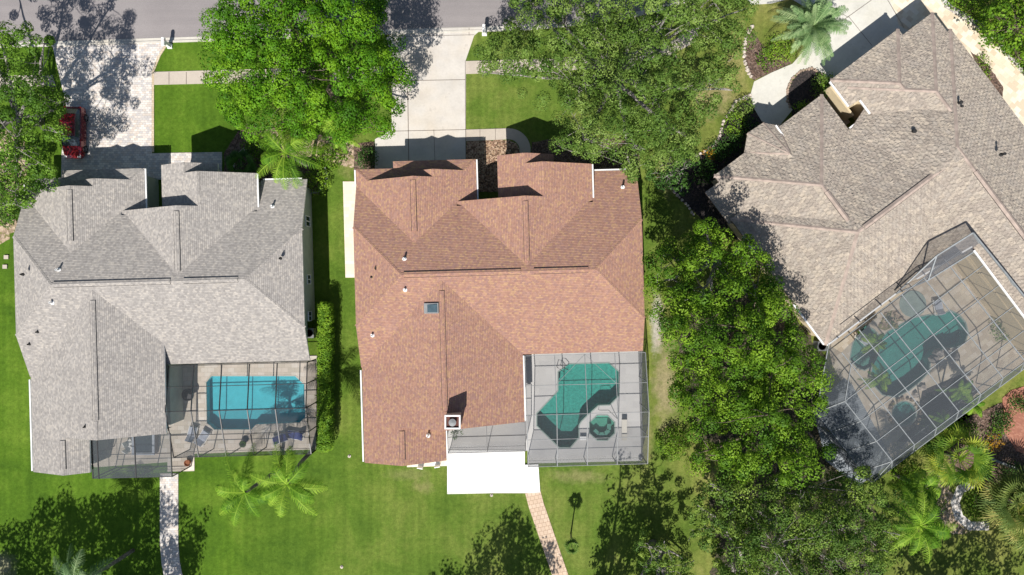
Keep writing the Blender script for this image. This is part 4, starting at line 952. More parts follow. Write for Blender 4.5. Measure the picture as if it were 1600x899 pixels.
# rock islands and boulders by the lagoon pool
tag(stones('rock_island', [(1457, 562), (1464, 553), (1477, 549), (1490, 554), (1496, 565)], .8, .45, 'bark_grey', .5, 5), 'cluster of grey rocks jutting into the lagoon pool', 'rocks')
tag(stones('rock_island', [(1427, 618), (1438, 606), (1448, 598)], .7, .40, 'stone', .45, 6), 'tan boulders between the lagoon pool and the round spa', 'rocks')
tag(stones('rock_planter', [(1376, 508), (1385, 492), (1398, 490), (1406, 500), (1398, 510), (1385, 514)], .40, .30, 'sand', .25, 8), 'sandy rock planter notched into the upper edge of the lagoon pool', 'planter')
sheet('planting_soil', [(1370, 512), (1384, 487), (1400, 484), (1408, 497), (1398, 509), (1382, 517)], 'sand', .094)
sheet('planting_soil', [(1440, 610), (1500, 585), (1530, 610), (1440, 690), (1400, 690), (1432, 655)], 'black_mulch', .094)
# grey plank deck beside the right enclosure
sheet('plank_deck', [(1270, 640), (1318, 590), (1330, 600), (1395, 720), (1340, 760), (1290, 720)], 'plank', .10, .1)
# white slab
m = MB(); m.prism(img([(699, 703), (820, 703.5), (820, 726), (841, 725), (844, 769), (699, 771.5)]), -.02, .14); struct(m.build('patio_slab', M['white_slab']))
sheet('patio_strip', [(636, 700), (700, 700), (700, 728), (636, 730)], 'paver_cream', .05, .05)

m = MB()
for k in range(1, 9): m.box(P(697 + 16.2 * k, 737, .143), (.025, 3.0, .004))
m.box(P(770, 770.3, .10), (8.2, .06, .09)); m.build('x', M['curb']).name = 'slab_seams'; struct(bpy.data.objects['slab_seams'])
# ================================================================ SCREEN ENCLOSURES
def cage(label, T, us, vs, hf, walls, fm, meshm='mesh', bw=.09, diag=(), corner=None, cut=None):
    rt = root('screen_enclosure', T(us[0], vs[0], 0), label, 'pool enclosure')
    fr = MB(); mr = MB(); mw = MB(); lo, hi = min(vs), max(vs)
    for u in us:
        for i in range(len(vs) - 1): fr.bar(T(u, vs[i], hf(u, vs[i])), T(u, vs[i + 1], hf(u, vs[i + 1])), bw, bw * 1.5)
    for v in vs: fr.bar(T(us[0], v, hf(us[0], v)), T(us[-1], v, hf(us[-1], v)), bw * .7, bw)
    for i in range(len(us) - 1):
        for j in range(len(vs) - 1):
            a, b_, c, d = (us[i], vs[j]), (us[i + 1], vs[j]), (us[i + 1], vs[j + 1]), (us[i], vs[j + 1])
            mr.poly([T(*q, hf(*q)) for q in (a, b_, c, d)])
    for (a, b_) in diag: fr.bar(T(*a, hf(*a) + .01), T(*b_, hf(*b_) + .01), bw * .6, bw)
    for wl in walls:
        pts = [(u, wl[1]) for u in us] if wl[0] == 'v' else [(wl[1], v) for v in vs]
        for i, q in enumerate(pts):
            fr.bar(T(*q, 0), T(*q, hf(*q)), bw)
            if i < len(pts) - 1:
                q2 = pts[i + 1]; mw.poly([T(*q, 0), T(*q2, 0), T(*q2, hf(*q2)), T(*q, hf(*q))])
                for z in (.06, 1.0): fr.bar(T(*q, z), T(*q2, z), bw * .5)
    fr.build('frame', M[fm], rt); mr.build('roof_screen', M[meshm], rt)
    if mw.v: mw.build('wall_screen', M['mesh_wall'], rt)
    return rt
def hfC(u, v): return 3.45 + (v + 5.82) / (-10.7 + 5.82) * .85 if v > -10.7 else 4.3 - (v + 10.7) / (-4.65) * 1.25
cage('grey framed screen enclosure over the teal pool', TC, [.95, 3.45, 6.0, 8.55, 11.15], [-5.82, -8.3, -10.7, -12.9, -15.35], hfC, [('v', -15.35), ('u', 11.15)], 'alu', bw=.055,
     diag=[((6.0, -5.82), (3.45, -8.3)), ((6.0, -5.82), (8.55, -8.3))])
cage('small screen enclosure between the chimney and the white slab', TC, [-5.85, -2.5, .8], [-11.45, -12.6, -14.0], lambda u, v: 3.0 + (v + 14.0) / 2.55 * .3, [('v', -14.0)], 'bronze', bw=.05)
def hfL(u, v): return 3.45 + (v + 5.85) / (-9.6 + 5.85) * .75 if v > -9.6 else 4.2 - (v + 9.6) / (-4.1) * 1.15
cage('dark framed screen enclosure over the blue pool', TL, [-1.0, 1.14, 3.5, 5.85, 8.2, 10.75], [-5.85, -7.6, -9.6, -11.7, -13.7], hfL, [('v', -13.7), ('u', 10.75)], 'bronze', bw=.07)
cage('small dark screen enclosure at the rear corner of the grey-roof house', TL, [-7.75, -7.15, -4.0, -.95], [-11.5, -13.2, -15.2], lambda u, v: 3.5 + (v + 15.05) / 3.5 * .1 - max(0, -7.15 - u) * .3, [('v', -15.2), ('u', -7.75), ], 'bronze', 'mesh_r', bw=.07)
# large mansard cage on the right, laid on the grid of its own beams
cg = root('screen_enclosure', P(1394, 721, 0), 'large steel-grey screen enclosure over the lagoon pool on the right', 'pool enclosure')
hz = 4.6; O = P(1394, 721, hz); EU = P(1428.6, 695, hz) - O; EV = P(1369.3, 689.7, hz) - O
def nd(i, j, h=hz): q = O + EU * i + EV * j; return Vector((q.x, q.y, h))
fr = MB(); mr = MB(); mw = MB(); jm = lambda i: 5.0 if i < 4.5 else 6.0
for i in range(0, 10):
    jt = {0: 3, 1: 4.6, 2: 4.9, 3: 4.95, 4: 5.0, 5: 5.0, 6: 5.1, 7: 5.4, 8: 4.6, 9: 4.4}[i]
    fr.bar(nd(i, 0), nd(i, jt), .065, .07)
    q = nd(i, -.62, 3.0); fr.bar(nd(i, 0), q, .065, .07); fr.bar(q, Vector((q.x, q.y, 0)), .07)
for j in range(0, 6):
    i0 = 0 if j <= 3 else (1 if j == 4 else 1.4); fr.bar(nd(i0, j), nd(9 if j < 5 else 7.2, j), .055, .08)
    q = nd(-.9, j, 3.0) if j <= 3 else None
    if q: fr.bar(nd(0, j), q, .06, .08); fr.bar(q, Vector((q.x, q.y, 0)), .1)
fr.bar(nd(0, 3), nd(1, 4), .06, .08); fr.bar(nd(-.9, -.62, 3), nd(0, 0), .055, .08); fr.bar(nd(-.9, 3, 3), nd(1, 4.9, 3.1), .08); fr.bar(nd(-.9, -.62, 3), nd(9, -.62, 3), .06); fr.bar(nd(-.9, -.62, 3), nd(-.9, 3, 3), .06); fr.bar(nd(-.9, -.62, 1), nd(9, -.62, 1), .06); fr.bar(nd(-.9, -.62, 1), nd(-.9, 3, 1), .06)
mr.poly([nd(0, 0), nd(9, 0), nd(9, 4.4), nd(8, 4.6), nd(7, 5.4), nd(6, 5.1), nd(5, 5), nd(3, 4.95), nd(1, 4.6), nd(1, 4), nd(0, 3)])
mr.poly([nd(0, 0), nd(9, 0), nd(9, -.62, 3), nd(-.9, -.62, 3)][::-1]); mr.poly([nd(0, 0), nd(0, 3), nd(-.9, 3, 3), nd(-.9, -.62, 3)]); mr.poly([nd(0, 3), nd(1, 4), nd(1, 4.6), nd(1, 4.9, 3.1), nd(-.9, 3, 3)])
def g0(q): return Vector((q.x, q.y, 0))
mw.poly([nd(-.9, -.62, 3), nd(9, -.62, 3), g0(nd(9, -.62)), g0(nd(-.9, -.62))]); mw.poly([nd(-.9, -.62, 3), nd(-.9, 3, 3), g0(nd(-.9, 3)), g0(nd(-.9, -.62))])
# raised rear section standing on the roof
T0, T1, T2, T3, T4 = P(1400, 459, 3.5), P(1463, 400, 5.6), P(1520, 364, 6.4), P(1572, 428, 6.4), P(1612, 478, 6.2)
B1, B2, B3 = P(1450, 438, 4.6), P(1534, 386, 4.7), P(1590, 455, 4.7)
for a, b in ((T0, T1), (T1, T2), (T2, T3), (T3, T4), (T1, B1), (T2, B2), (T3, B3), (T0, B1), (B1, B2), (B2, B3)): fr.bar(a, b, .10, .13)
mw.poly([T0, T1, B1]); mw.poly([T1, T2, B2, B1]); mw.poly([T2, T3, B3, B2]); mw.poly([T3, T4, P(1625, 500, 4.7), B3])
mr.poly([B1, B2, nd(7, 5.4, 4.58), nd(5, 5, 4.58)])
fr.build('frame', M['alu_light'], cg); mr.build('roof_screen', M['mesh_r'], cg); mw.build('wall_screen', M['mesh_wall'], cg)
# lanai frame walls under the raised part
m = MB()
m.bar(P(1505, 398, 2.6), P(1552, 455, 2.6), .22, .2); tag(m.build('patio_beam', M['wall_tan']), 'cream patio beam seen through the raised screen by the tile roof', 'beam')
m = MB()
m.prism(img([(1492, 402), (1520, 398), (1545, 428), (1515, 434)]), .10, .13); tag(m.build('outdoor_rug', M['alu']), 'slate grey outdoor rug beneath the cream patio beam', 'rug')

# ================================================================ VEGETATION
# oaks and other crowns
tree('spreading oak with olive leaves at the left edge above the dark red car', (62, 190), [(-66, -16), (14, 44), (42, 32), (54, 46), (78, 62), (74, 75), (46, 80), (48, 105), (68, 105), (86, 125), (84, 140), (104, 155), (98, 172), (81, 178), (82, 190), (108, 195), (110, 215), (81, 225), (66, 232), (86, 262), (81, 290), (58, 305), (41, 325), (24, 338), (-1, 348), (-66, 330)],
     9.2, 6.6, sp=16, leaf=.175, per=190, mat='leaf_left', bark='bark_grey', gap=-.24, seed=3, twigs=.05, limbs=10, rad=.76, lump=1.0, layer2=.4)
tree('dense bright green oak crown over the kerb between the two driveways', (530, 165), [(322, 30), (345, 22), (350, -10), (380, -60), (470, -95), (560, -80), (600, -40), (606, 10), (616, 30), (614, 55), (632, 85), (634, 115), (637, 128), (625, 142), (612, 150), (622, 165), (613, 178), (610, 200), (598, 217), (583, 212), (575, 195), (560, 190), (553, 215), (535, 222), (520, 200), (505, 195), (495, 215), (470, 222), (455, 200), (430, 205), (415, 195), (400, 210), (378, 205), (372, 188), (355, 175), (350, 150), (328, 128), (322, 100), (338, 80), (320, 52)],
     11, 7.2, sp=18.5, leaf=.175, per=300, mat='leaf_bright', gap=-.5, seed=11, lump=1.2, rad=.92, twigs=.02, limbs=12, layer2=.55)
tree('sparse pale-limbed live oak spreading over lawn and sidewalk right of the concrete driveway', (950, 150), [(740, 95), (755, 60), (790, 38), (800, 5), (792, -40), (860, -100), (1000, -120), (1120, -100), (1150, -30), (1180, 5), (1172, 40), (1180, 60), (1165, 100), (1150, 140), (1120, 150), (1110, 190), (1095, 205), (1105, 232), (1085, 258), (1060, 250), (1045, 285), (1015, 262), (992, 282), (975, 262), (940, 245), (905, 238), (880, 240), (860, 210), (895, 205), (870, 185), (850, 165), (815, 150), (812, 128), (780, 112), (760, 115)],
     10.5, 5.6, sp=15, leaf=.165, per=190, mat='leaf_dull', bark='bark_grey', gap=-.28, seed=21, lump=1.5, rad=.74, twigs=.045, limbs=16, layer2=.35, tr=.36)
tree('spiky dark green young tree over the black mulch bed', (1062, 270), blob(1050, 268, 46, 36, 16, 4, .3), 4.2, 2.4, sp=8, leaf=.2, per=30, mat='shrub_dark', seed=31, gap=-.3, lump=.4, rad=.42, twigs=.1, limbs=6, tr=.09, name='small_tree', bark='bark_grey')
tree('fresh green tree with separate leafy tufts beside the shaded corner of the tile roof', (1112, 408), [(1018, 430), (1022, 395), (1045, 378), (1062, 395), (1080, 372), (1095, 392), (1085, 350), (1100, 335), (1125, 345), (1120, 372), (1150, 352), (1170, 362), (1172, 385), (1195, 400), (1210, 430), (1225, 460), (1222, 490), (1180, 500), (1100, 500), (1030, 490), (1012, 460)],
     10.5, 6.6, sp=17.5, leaf=.19, per=220, mat='leaf_mid', bark='bark_grey', gap=-.3, seed=41, lump=1.9, rad=.88, twigs=.04, limbs=10, lscale=.4)
tree('broad dense green tree in the middle of the grove between the two enclosures', (1128, 545), [(1018, 470), (1060, 462), (1120, 470), (1190, 465), (1235, 480), (1250, 520), (1245, 560), (1240, 610), (1200, 650), (1150, 665), (1100, 655), (1065, 645), (1052, 620), (1055, 590), (1038, 570), (1045, 540), (1028, 520), (1012, 495)],
     11.5, 7.4, sp=20, leaf=.18, per=270, mat='leaf_mid', gap=-.42, seed=51, lump=1.6, rad=.88, twigs=.02, limbs=11, lscale=.38)
tree('dense green tree of the grove leaning over the plank deck', (1188, 640), [(1120, 640), (1180, 580), (1240, 520), (1262, 515), (1268, 548), (1295, 575), (1306, 600), (1290, 622), (1302, 640), (1280, 655), (1252, 665), (1268, 690), (1295, 690), (1310, 715), (1295, 745), (1260, 752), (1220, 770), (1170, 765), (1130, 745), (1095, 740), (1072, 700), (1085, 665)],
     11, 7.0, sp=20, leaf=.18, per=270, mat='leaf_mid', gap=-.38, seed=61, lump=1.7, rad=.88, twigs=.02, limbs=11, lscale=.38)
tree('grey-olive tree with spiky twigs at the bottom right of the grove', (1230, 830), [(1120, 735), (1180, 750), (1230, 745), (1262, 760), (1290, 742), (1330, 745), (1345, 730), (1362, 748), (1372, 770), (1395, 790), (1402, 815), (1390, 840), (1400, 870), (1380, 920), (1340, 985), (1230, 1000), (1140, 960), (1120, 900), (1150, 850), (1120, 800), (1100, 765)],
     9.5, 6.0, sp=15, leaf=.165, per=180, mat='leaf_olive', bark='bark_grey', gap=-.7, seed=71, twigs=.08, limbs=12, lump=1.6, rad=.72)
tree('yellow-green feathery tree with a pale bent trunk at the bottom edge', (1135, 820), [(1078, 795), (1090, 780), (1075, 768), (1105, 775), (1120, 800), (1150, 805), (1172, 800), (1190, 830), (1182, 870), (1200, 900), (1180, 960), (1130, 950), (1110, 900), (1118, 860), (1085, 848), (1082, 830)],
     8.0, 6.0, sp=12, leaf=.18, per=95, mat='leaf_olive', bark='bark_grey', gap=-.34, seed=81, twigs=.05, limbs=9, lump=.9, rad=.46)
tree('small grey-green tree at the bottom edge beside the shaded lawn', (1020, 850), [(992, 840), (1010, 826), (1030, 835), (1042, 850), (1058, 860), (1085, 880), (1090, 940), (1040, 980), (995, 950), (1000, 880)],
     6.5, 4.6, sp=12, leaf=.17, per=90, mat='leaf_olive', bark='bark_grey', gap=-.35, seed=91, twigs=.05, limbs=7, rad=.46)
tree('bright green tree in the top right corner beyond the gravel strip', (1555, 70), [(1530, 30), (1552, 5), (1600, -30), (1680, -20), (1690, 90), (1620, 100), (1590, 85), (1570, 80), (1540, 62)],
     5.0, 3.4, sp=9, leaf=.24, per=40, mat='leaf_mid', gap=-.5, seed=95, twigs=.0, limbs=7, rad=.6, lump=.5, tr=.15, name='broadleaf_tree')
# trees just outside the picture whose shade falls on the lawns
tree('broad tree south of the grey-roof house, just below the picture', (150, 990), blob(-8, 1108, 190, 128, 16, 5, .2), 11, 7, sp=13, leaf=.3, per=40, seed=101, mat='leaf_mid', gap=-.6, rad=.8, limbs=9)
tree('round tree below the picture, shading the end of the tan paver path', (768, 1040), blob(763, 1150, 78, 92, 16, 6, .15), 10.5, 7.5, sp=13, leaf=.3, per=46, seed=103, mat='leaf_mid', gap=-.7, rad=.75, limbs=8)
tree('narrow tree below the picture, shading the lawn left of the path', (650, 1080), blob(620, 1235, 82, 105, 16, 7, .25), 11, 7.5, sp=13, leaf=.3, per=28, seed=105, mat='leaf_mid', gap=-.2, rad=.7, limbs=8)
tree('broad tree below the picture, shading the lawn right of the path', (935, 965), blob(978, 1062, 72, 104, 16, 8, .3), 9.5, 6.5, sp=13, leaf=.3, per=40, seed=107, mat='leaf_mid', gap=-.6, rad=.7, limbs=8)
tree('tall tree below the right corner of the picture', (1440, 960), blob(1560, 1080, 140, 110, 16, 9, .25), 11, 7, sp=13, leaf=.3, per=30, seed=109, mat='leaf_mid', gap=-.3, rad=.75, limbs=9)
tree('tall tree beyond the right edge shading the brick patio', (1640, 760), blob(1800, 830, 70, 90, 16, 10, .25), 9, 6, sp=13, leaf=.3, per=30, seed=111, mat='leaf_mid', gap=-.3, rad=.75, limbs=8)
# palms
palm('bright queen palm leaning its fronds over the grey roof corner', (486, 262), 6.0, L=3.6, n=18, seed=2, lean=(-.3, .1), droop=.5)
palm('young feathery palm half hidden under the bright oak crown', (545, 222), 4.0, L=2.3, n=15, seed=5, ll=.45)
palm('silvery date palm with stiff radiating fronds beside the pale concrete drive', (1246, 62), 3.2, L=3.4, n=72, mat='palm_silver', seed=3, droop=.30, ll=.50, name='date_palm', tr=.26, el0=1.15, width=.05)
palm('queen palm left of its twin on the lawn behind the blue pool', (437, 732), 6.2, L=3.7, n=15, seed=7, lean=(-.7, -.3), droop=.5)
palm('queen palm right of its twin, its fronds tangled over the lawn behind the blue pool', (489, 704), 8.8, L=3.5, n=15, seed=28, lean=(.6, -.5), droop=.5)
palm('grey-green palm at the bottom left beside the curved paver path', (208, 860), 6.6, L=3.6, n=18, seed=9, lean=(-1.0, -.3), mat='palm_silver', droop=.48, el0=1.0)
palm('large lime-green palm at the bottom right below the screen enclosure', (1360, 775), 6.5, L=3.7, n=24, seed=12, lean=(.5, -.4), ll=.65, droop=.5)
palm('thin-leaved palm growing between the grove and the lime-green palm', (1395, 740), 4.5, L=2.2, n=13, seed=13, droop=.5)
fanpalm('yellow-green fan palm touching the corner of the large screen enclosure', (1468, 704), 2.6, L=1.8, n=34, seed=4, fr=1.45)
fanpalm('olive fan palm in the bottom right beside the white gravel ring', (1562, 775), 2.2, L=1.8, n=44, seed=5, mat='palm_olive', fr=1.6)
fanpalm('second olive fan palm at the bottom right corner of the picture', (1590, 812), 1.6, L=1.5, n=40, seed=6, mat='palm_olive', fr=1.5)
fanpalm('slim young palm standing alone on the lawn right of the tan path', (892, 834), 3.3, L=.35, n=12, seed=7, lean=(-.2, .1), mat='leaf_dull', fr=.5, tr=.06, blades=9)
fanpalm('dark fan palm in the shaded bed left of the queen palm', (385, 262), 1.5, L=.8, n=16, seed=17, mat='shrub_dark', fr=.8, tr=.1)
for k, (x, y, hh, lbl) in enumerate(((1356, 588, 2.2, 'small palm by the sun shelf inside the large enclosure'), (1470, 602, 2.6, 'palm on the rock island inside the large enclosure'), (1492, 625, 2.4, 'palm behind the rock island inside the large enclosure'), (1455, 655, 1.8, 'low palm right of the round spa inside the large enclosure'), (1345, 532, 2.0, 'short palm at the house corner inside the large enclosure'))):
    palm(lbl, (x, y), hh, L=1.55, n=13, seed=40 + k, ll=.3, name='palm', tr=.08, seg=8)
# hedge
hd = root('hedge', P(507, 595), 'long clipped green hedge along the right side of the blue pool enclosure', 'hedge')
g_ = random.Random(5); cs = []; rs_ = []
y = 478
while y < 704:
    for x in (498, 502, 506, 510):
        hh = 2.15 + g_.uniform(-.08, .08); cs.append(P(x + (503 - 800) * .0 + g_.uniform(-1.5, 1.5) + 1.5, y + g_.uniform(-2, 2) + (3 if y > 600 else 0), hh)); rs_.append(.33 * g_.uniform(.8, 1.2))
        if x in (498, 510):
            for dz_ in (.6, 1.2): cs.append(cs[-1] - Vector((0, 0, .6))); rs_.append(.34)
    y += 6.5
leaves('foliage', cs, rs_, 90, .12, M['hedge'], hd, seed=55, up=1.4)
m = MB()
for yy in range(484, 704, 16): m.tube([P(513, yy, 0), P(513, yy, 1.7)], [.05, .03], 5)
m.build('stems', M['bark_brown'], hd)
# beds
SH = [
 ((500, 282), 1.1, 1.3, 1.3, 'shrub_lime', 'rounded lime-green shrub inside the curved edging by the grey-roof house corner'),
 ((575, 250), .9, 1.0, 1.2, 'shrub_dark', 'spiky dark shrub left of the concrete driveway apron'),
 ((520, 245), 1.6, 1.0, 1.3, 'leaf_mid', 'green shrub on the bare soil under the bright oak'),
 ((465, 218), 1.6, 1.0, 1.2, 'leaf_dull', 'dull green shrub behind the queen palm'),
 ((550, 200), 1.2, 1.0, 1.4, 'leaf_mid', 'leafy shrub under the right side of the bright oak'),
 ((408, 232), 1.4, 1.2, 1.2, 'leaf_mid', 'loose shrub between the lawn and the queen palm'),
 ((1214, 82), 1.4, 1.3, .9, 'shrub_lime', 'low yellow-green shrub below the silvery date palm'),
 ((1192, 95), .6, 1.0, .6, 'leaf_mid', 'small green plant in the bed left of the silvery palm'),
 ((1280, 138), .95, 1.1, 1.1, 'leaf_dull', 'feathery green shrub in the half-round planting island'),
 ((1252, 170), .8, .5, .7, 'shrub_lime', 'bright green mound at the foot of the planting island'),
 ((1292, 132), .6, .8, .9, 'shrub_lime', 'yellow-green shrub beside the garage corner'),
 ((1140, 181), .5, .5, .6, 'shrub_lime', 'small round clipped ball shrub in the dark bed'),
 ((1148, 195), .85, 1.0, .7, 'shrub_lime', 'larger clipped lime mound in the dark bed'),
 ((1137, 205), .45, .4, .5, 'shrub_lime', 'smallest clipped mound beside the stone edging'),
 ((1160, 170), .9, .8, .8, 'leaf_dull', 'variegated spiky plant by the entrance walk'),
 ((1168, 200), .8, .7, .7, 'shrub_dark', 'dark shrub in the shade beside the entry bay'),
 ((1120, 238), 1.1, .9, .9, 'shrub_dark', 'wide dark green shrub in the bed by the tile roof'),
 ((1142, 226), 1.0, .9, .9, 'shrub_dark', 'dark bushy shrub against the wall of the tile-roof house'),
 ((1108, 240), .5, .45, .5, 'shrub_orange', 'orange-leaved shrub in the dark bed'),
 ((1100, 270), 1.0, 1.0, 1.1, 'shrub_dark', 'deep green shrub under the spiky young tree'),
 ((1532, 108), .6, 1.5, .5, 'leaf_mid', 'small green hedge clump against the right wall of the tile-roof house'),
 ((1524, 785), 1.1, 1.5, .9, 'leaf_mid', 'dense green mound inside the white gravel ring'),
 ((1548, 690), .8, .7, .7, 'shrub_orange', 'orange and yellow croton beside the brick patio'),
 ((1534, 695), .5, .6, .6, 'shrub_lime', 'yellow-green shrub left of the orange croton'),
 ((1550, 672), 1.0, .7, .8, 'leaf_mid', 'low green shrub between enclosure and brick patio'),
 ((1500, 668), 1.3, .8, .9, 'leaf_mid', 'green shrub at the foot of the large enclosure wall'),
 ((1590, 630), 1.1, .8, .9, 'shrub_dark', 'dark shrub at the top of the brick patio'),
 ((1388, 500), .5, .5, .5, 'shrub_dark', 'small dark plant in the sandy rock planter'),
 ((1560, 512), .9, 1.1, .7, 'leaf_mid', 'green planting on the travertine deck of the large enclosure'),
 ((1420, 765), 1.6, 1.2, 1.2, 'shrub_dark', 'dark shrub under the thin-leaved palm'),
 ((1580, 735), 1.2, .8, .8, 'shrub_dark', 'dark shrub in the mulch beside the timber rail'),
 ((1455, 660), 1.2, .9, .8, 'shrub_dark', 'dark ground shrub beside the low enclosure palm'),
 ((1050, 690), 1.4, 1.4, 1.5, 'leaf_mid', 'bushy undergrowth at the left edge of the grove'),
 ((1448, 790), 1.3, 1.0, .9, 'leaf_olive', 'feathery olive shrub on the dry grass left of the white gravel ring'),
 ((1412, 735), 1.5, 1.0, 1.2, 'leaf_mid', 'leafy shrub against the bottom corner of the large enclosure'),
 ((1560, 655), .9, .9, .9, 'shrub_dark', 'dark shrub at the left edge of the brick patio'),
 ((1585, 765), 1.2, 1.0, .9, 'leaf_olive', 'olive ground shrub beneath the fan palms'),
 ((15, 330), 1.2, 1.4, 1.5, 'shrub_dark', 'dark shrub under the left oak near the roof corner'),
]
for k, (c_, rx, ry, hh, mt, lb) in enumerate(SH): shrub(lb, c_, rx, ry, hh, mt, seed=200 + k)
# leafy banks in the top right
def bank(name, label, outline, h, mat, seed, sp=7, leaf=.17, per=30, rad=.42):
    g_ = random.Random(seed); xs = [p[0] for p in outline]; ys = [p[1] for p in outline]; cs = []; rs2 = []
    x = min(xs)
    while x < max(xs):
        y = min(ys)
        while y < max(ys):
            px, py = x + g_.uniform(-3, 3), y + g_.uniform(-3, 3)
            if in_poly(px, py, outline):
                n_ = noise.noise(Vector((px * .05, py * .05, seed))); q = min(1, edge_d(px, py, outline) / 14)
                cs.append(P(px, py, max(.2, h * (.3 + .7 * q) * (1 + .6 * n_)))); rs2.append(rad * g_.uniform(.7, 1.2))
            y += sp
        x += sp
    rt = root(name, P(*outline[0]), label, 'hedge')
    leaves('foliage', cs, rs2, per, leaf, M[mat], rt, seed=seed)
    m = MB()
    for c in cs[::4]: m.tube([Vector((c.x, c.y, 0)), c], [.04, .02], 4)
    m.build('stems', M['bark_brown'], rt)
bank('hedge', 'bright yellow-green hedge along the top of the right corner', [(1462, -20), (1478, 2), (1500, 20), (1535, 30), (1545, 5), (1560, -20)], 1.6, 'hedge', 61)
bank('hedge', 'dark green creeping hedge along the white gravel strip', [(1510, 25), (1535, 25), (1575, 55), (1640, 80), (1660, 170), (1610, 125), (1580, 90), (1545, 60), (1522, 40)], 1.1, 'leaf_mid', 62)

# ================================================================ CAR
def car(loc, rz):
    rt = root('car', loc, 'dark red car parked on the paver driveway under the left oak', 'car', rz=rz)
    def loft(secs, name, mat, cap=True):
        m = MB(); rings = []
        for (x, w0, w1, z0, z1, rd) in secs:   # rounded box section: bottom half width w0, top half width w1
            rings.append([(x, -w0 * .92, z0), (x, -w0, z0 + .1), (x, -w0 * 1.0, (z0 + z1) / 2), (x, -w1, z1 - rd), (x, -w1 + rd * 1.3, z1), (x, 0, z1 + .025), (x, w1 - rd * 1.3, z1), (x, w1, z1 - rd), (x, w0 * 1.0, (z0 + z1) / 2), (x, w0, z0 + .1), (x, w0 * .92, z0)])
        for i in range(len(rings) - 1):
            a, b = rings[i], rings[i + 1]
            for k in range(len(a)):
                k2 = (k + 1) % len(a); m.poly([a[k], b[k], b[k2], a[k2]])
        m.poly(rings[0]); m.poly(rings[-1][::-1])
        o = m.build(name, mat, rt, True, world=False)
        return o
    loft([(-2.28, .70, .62, .35, .72, .06), (-2.2, .84, .76, .28, .90, .08), (-1.7, .92, .84, .22, .98, .08), (-.6, .93, .86, .2, .98, .06), (.8, .93, .86, .2, .96, .06), (1.5, .92, .82, .22, .90, .09), (2.05, .86, .74, .26, .80, .1), (2.28, .70, .60, .35, .62, .08)], 'body', M['car'])
    loft([(-2.0, .74, .58, .9, 1.02, .05), (-1.5, .80, .66, .9, 1.42, .06), (-.9, .82, .68, .9, 1.50, .06), (.1, .82, .68, .9, 1.49, .06), (.55, .80, .66, .9, 1.40, .06), (1.25, .76, .62, .88, .95, .04)], 'cabin_glass', M['glass'])
    loft([(-1.45, .68, .60, 1.42, 1.455, .03), (-.9, .70, .63, 1.49, 1.535, .03), (.1, .70, .63, 1.48, 1.525, .03), (.5, .66, .60, 1.40, 1.44, .03)], 'roof_panel', M['car'])
    for sx in (-1.38, 1.42):
        for sy in (-1, 1):
            w_ = root_part('wheel', rt); t = MB()
            prof = [(.20, -.1), (.31, -.11), (.335, -.07), (.335, .07), (.31, .11), (.20, .1)]
            n = 20
            for i in range(len(prof) - 1):
                for k in range(n):
                    a0, a1 = 6.2832 * k / n, 6.2832 * (k + 1) / n; (r0, y0), (r1, y1) = prof[i], prof[i + 1]
                    t.poly([(sx + r0 * math.cos(a0), sy * .84 + y0, .335 + r0 * math.sin(a0)), (sx + r0 * math.cos(a1), sy * .84 + y0, .335 + r0 * math.sin(a1)), (sx + r1 * math.cos(a1), sy * .84 + y1, .335 + r1 * math.sin(a1)), (sx + r1 * math.cos(a0), sy * .84 + y1, .335 + r1 * math.sin(a0))])
            t.build('tyre', M['black'], w_, world=False)
            r = MB()
            for k in range(5): r.box((sx + .1 * math.cos(k * 1.257), sy * .93, .335 + .1 * math.sin(k * 1.257)), (.06, .05, .06)); r.bar((sx, sy * .93, .335), (sx + .2 * math.cos(k * 1.257), sy * .93, .335 + .2 * math.sin(k * 1.257)), .06)
            r.build('rim', M['rim'], w_, world=False)
    for sy in (-1, 1):
        m = MB(); m.box((2.12, sy * .60, .70), (.26, .26, .10), 0); m.build('headlight', M['lampglass'], rt, world=False)
        m = MB(); m.box((-2.17, sy * .66, .82), (.14, .22, .13), 0); m.build('tail_light', M['redlamp'], rt, world=False)
        m = MB(); m.box((.75, sy * 1.0, 1.0), (.16, .2, .12), 0); m.build('wing_mirror', M['car'], rt, world=False)
    return rt
def root_part(name, parent):
    o = bpy.data.objects.new(name, None); C.objects.link(o); o.parent = parent; return o
cl = P(117, 208, .5); car((cl.x, cl.y, .06), R_(-91))

# ================================================================ SMALL THINGS
def mailbox(label, p, mat='white'):
    rt = root('mailbox', p, label, 'mailbox')
    m = MB(); m.box((0, 0, .55), (.30, .30, 1.1)); m.box((0, 0, .08), (.42, .42, .16)); m.build('post', M[mat], rt, world=False)
    m = MB(); n = 8
    for s in range(2): pass
    prof = [(-.15, 1.1), (.15, 1.1), (.15, 1.28)] + [(.15 * math.cos(a * math.pi / n), 1.28 + .13 * math.sin(a * math.pi / n)) for a in range(1, n)] + [(-.15, 1.28)]
    A = [(x, -.33, z) for x, z in prof]; B = [(x, .33, z) for x, z in prof]
    for i in range(len(A)): j = (i + 1) % len(A); m.poly([A[i], A[j], B[j], B[i]])
    m.poly(A[::-1]); m.poly(B); m.build('box', M[mat], rt, world=False)
    m = MB(); m.box((.165, .1, 1.34), (.015, .04, .22)); m.build('flag', M['redlamp'], rt, world=False)
mailbox('white mailbox on the grass strip by the paver driveway', P(266, 73))
mailbox('white mailbox at the kerb beside the concrete driveway', P(757, 53))

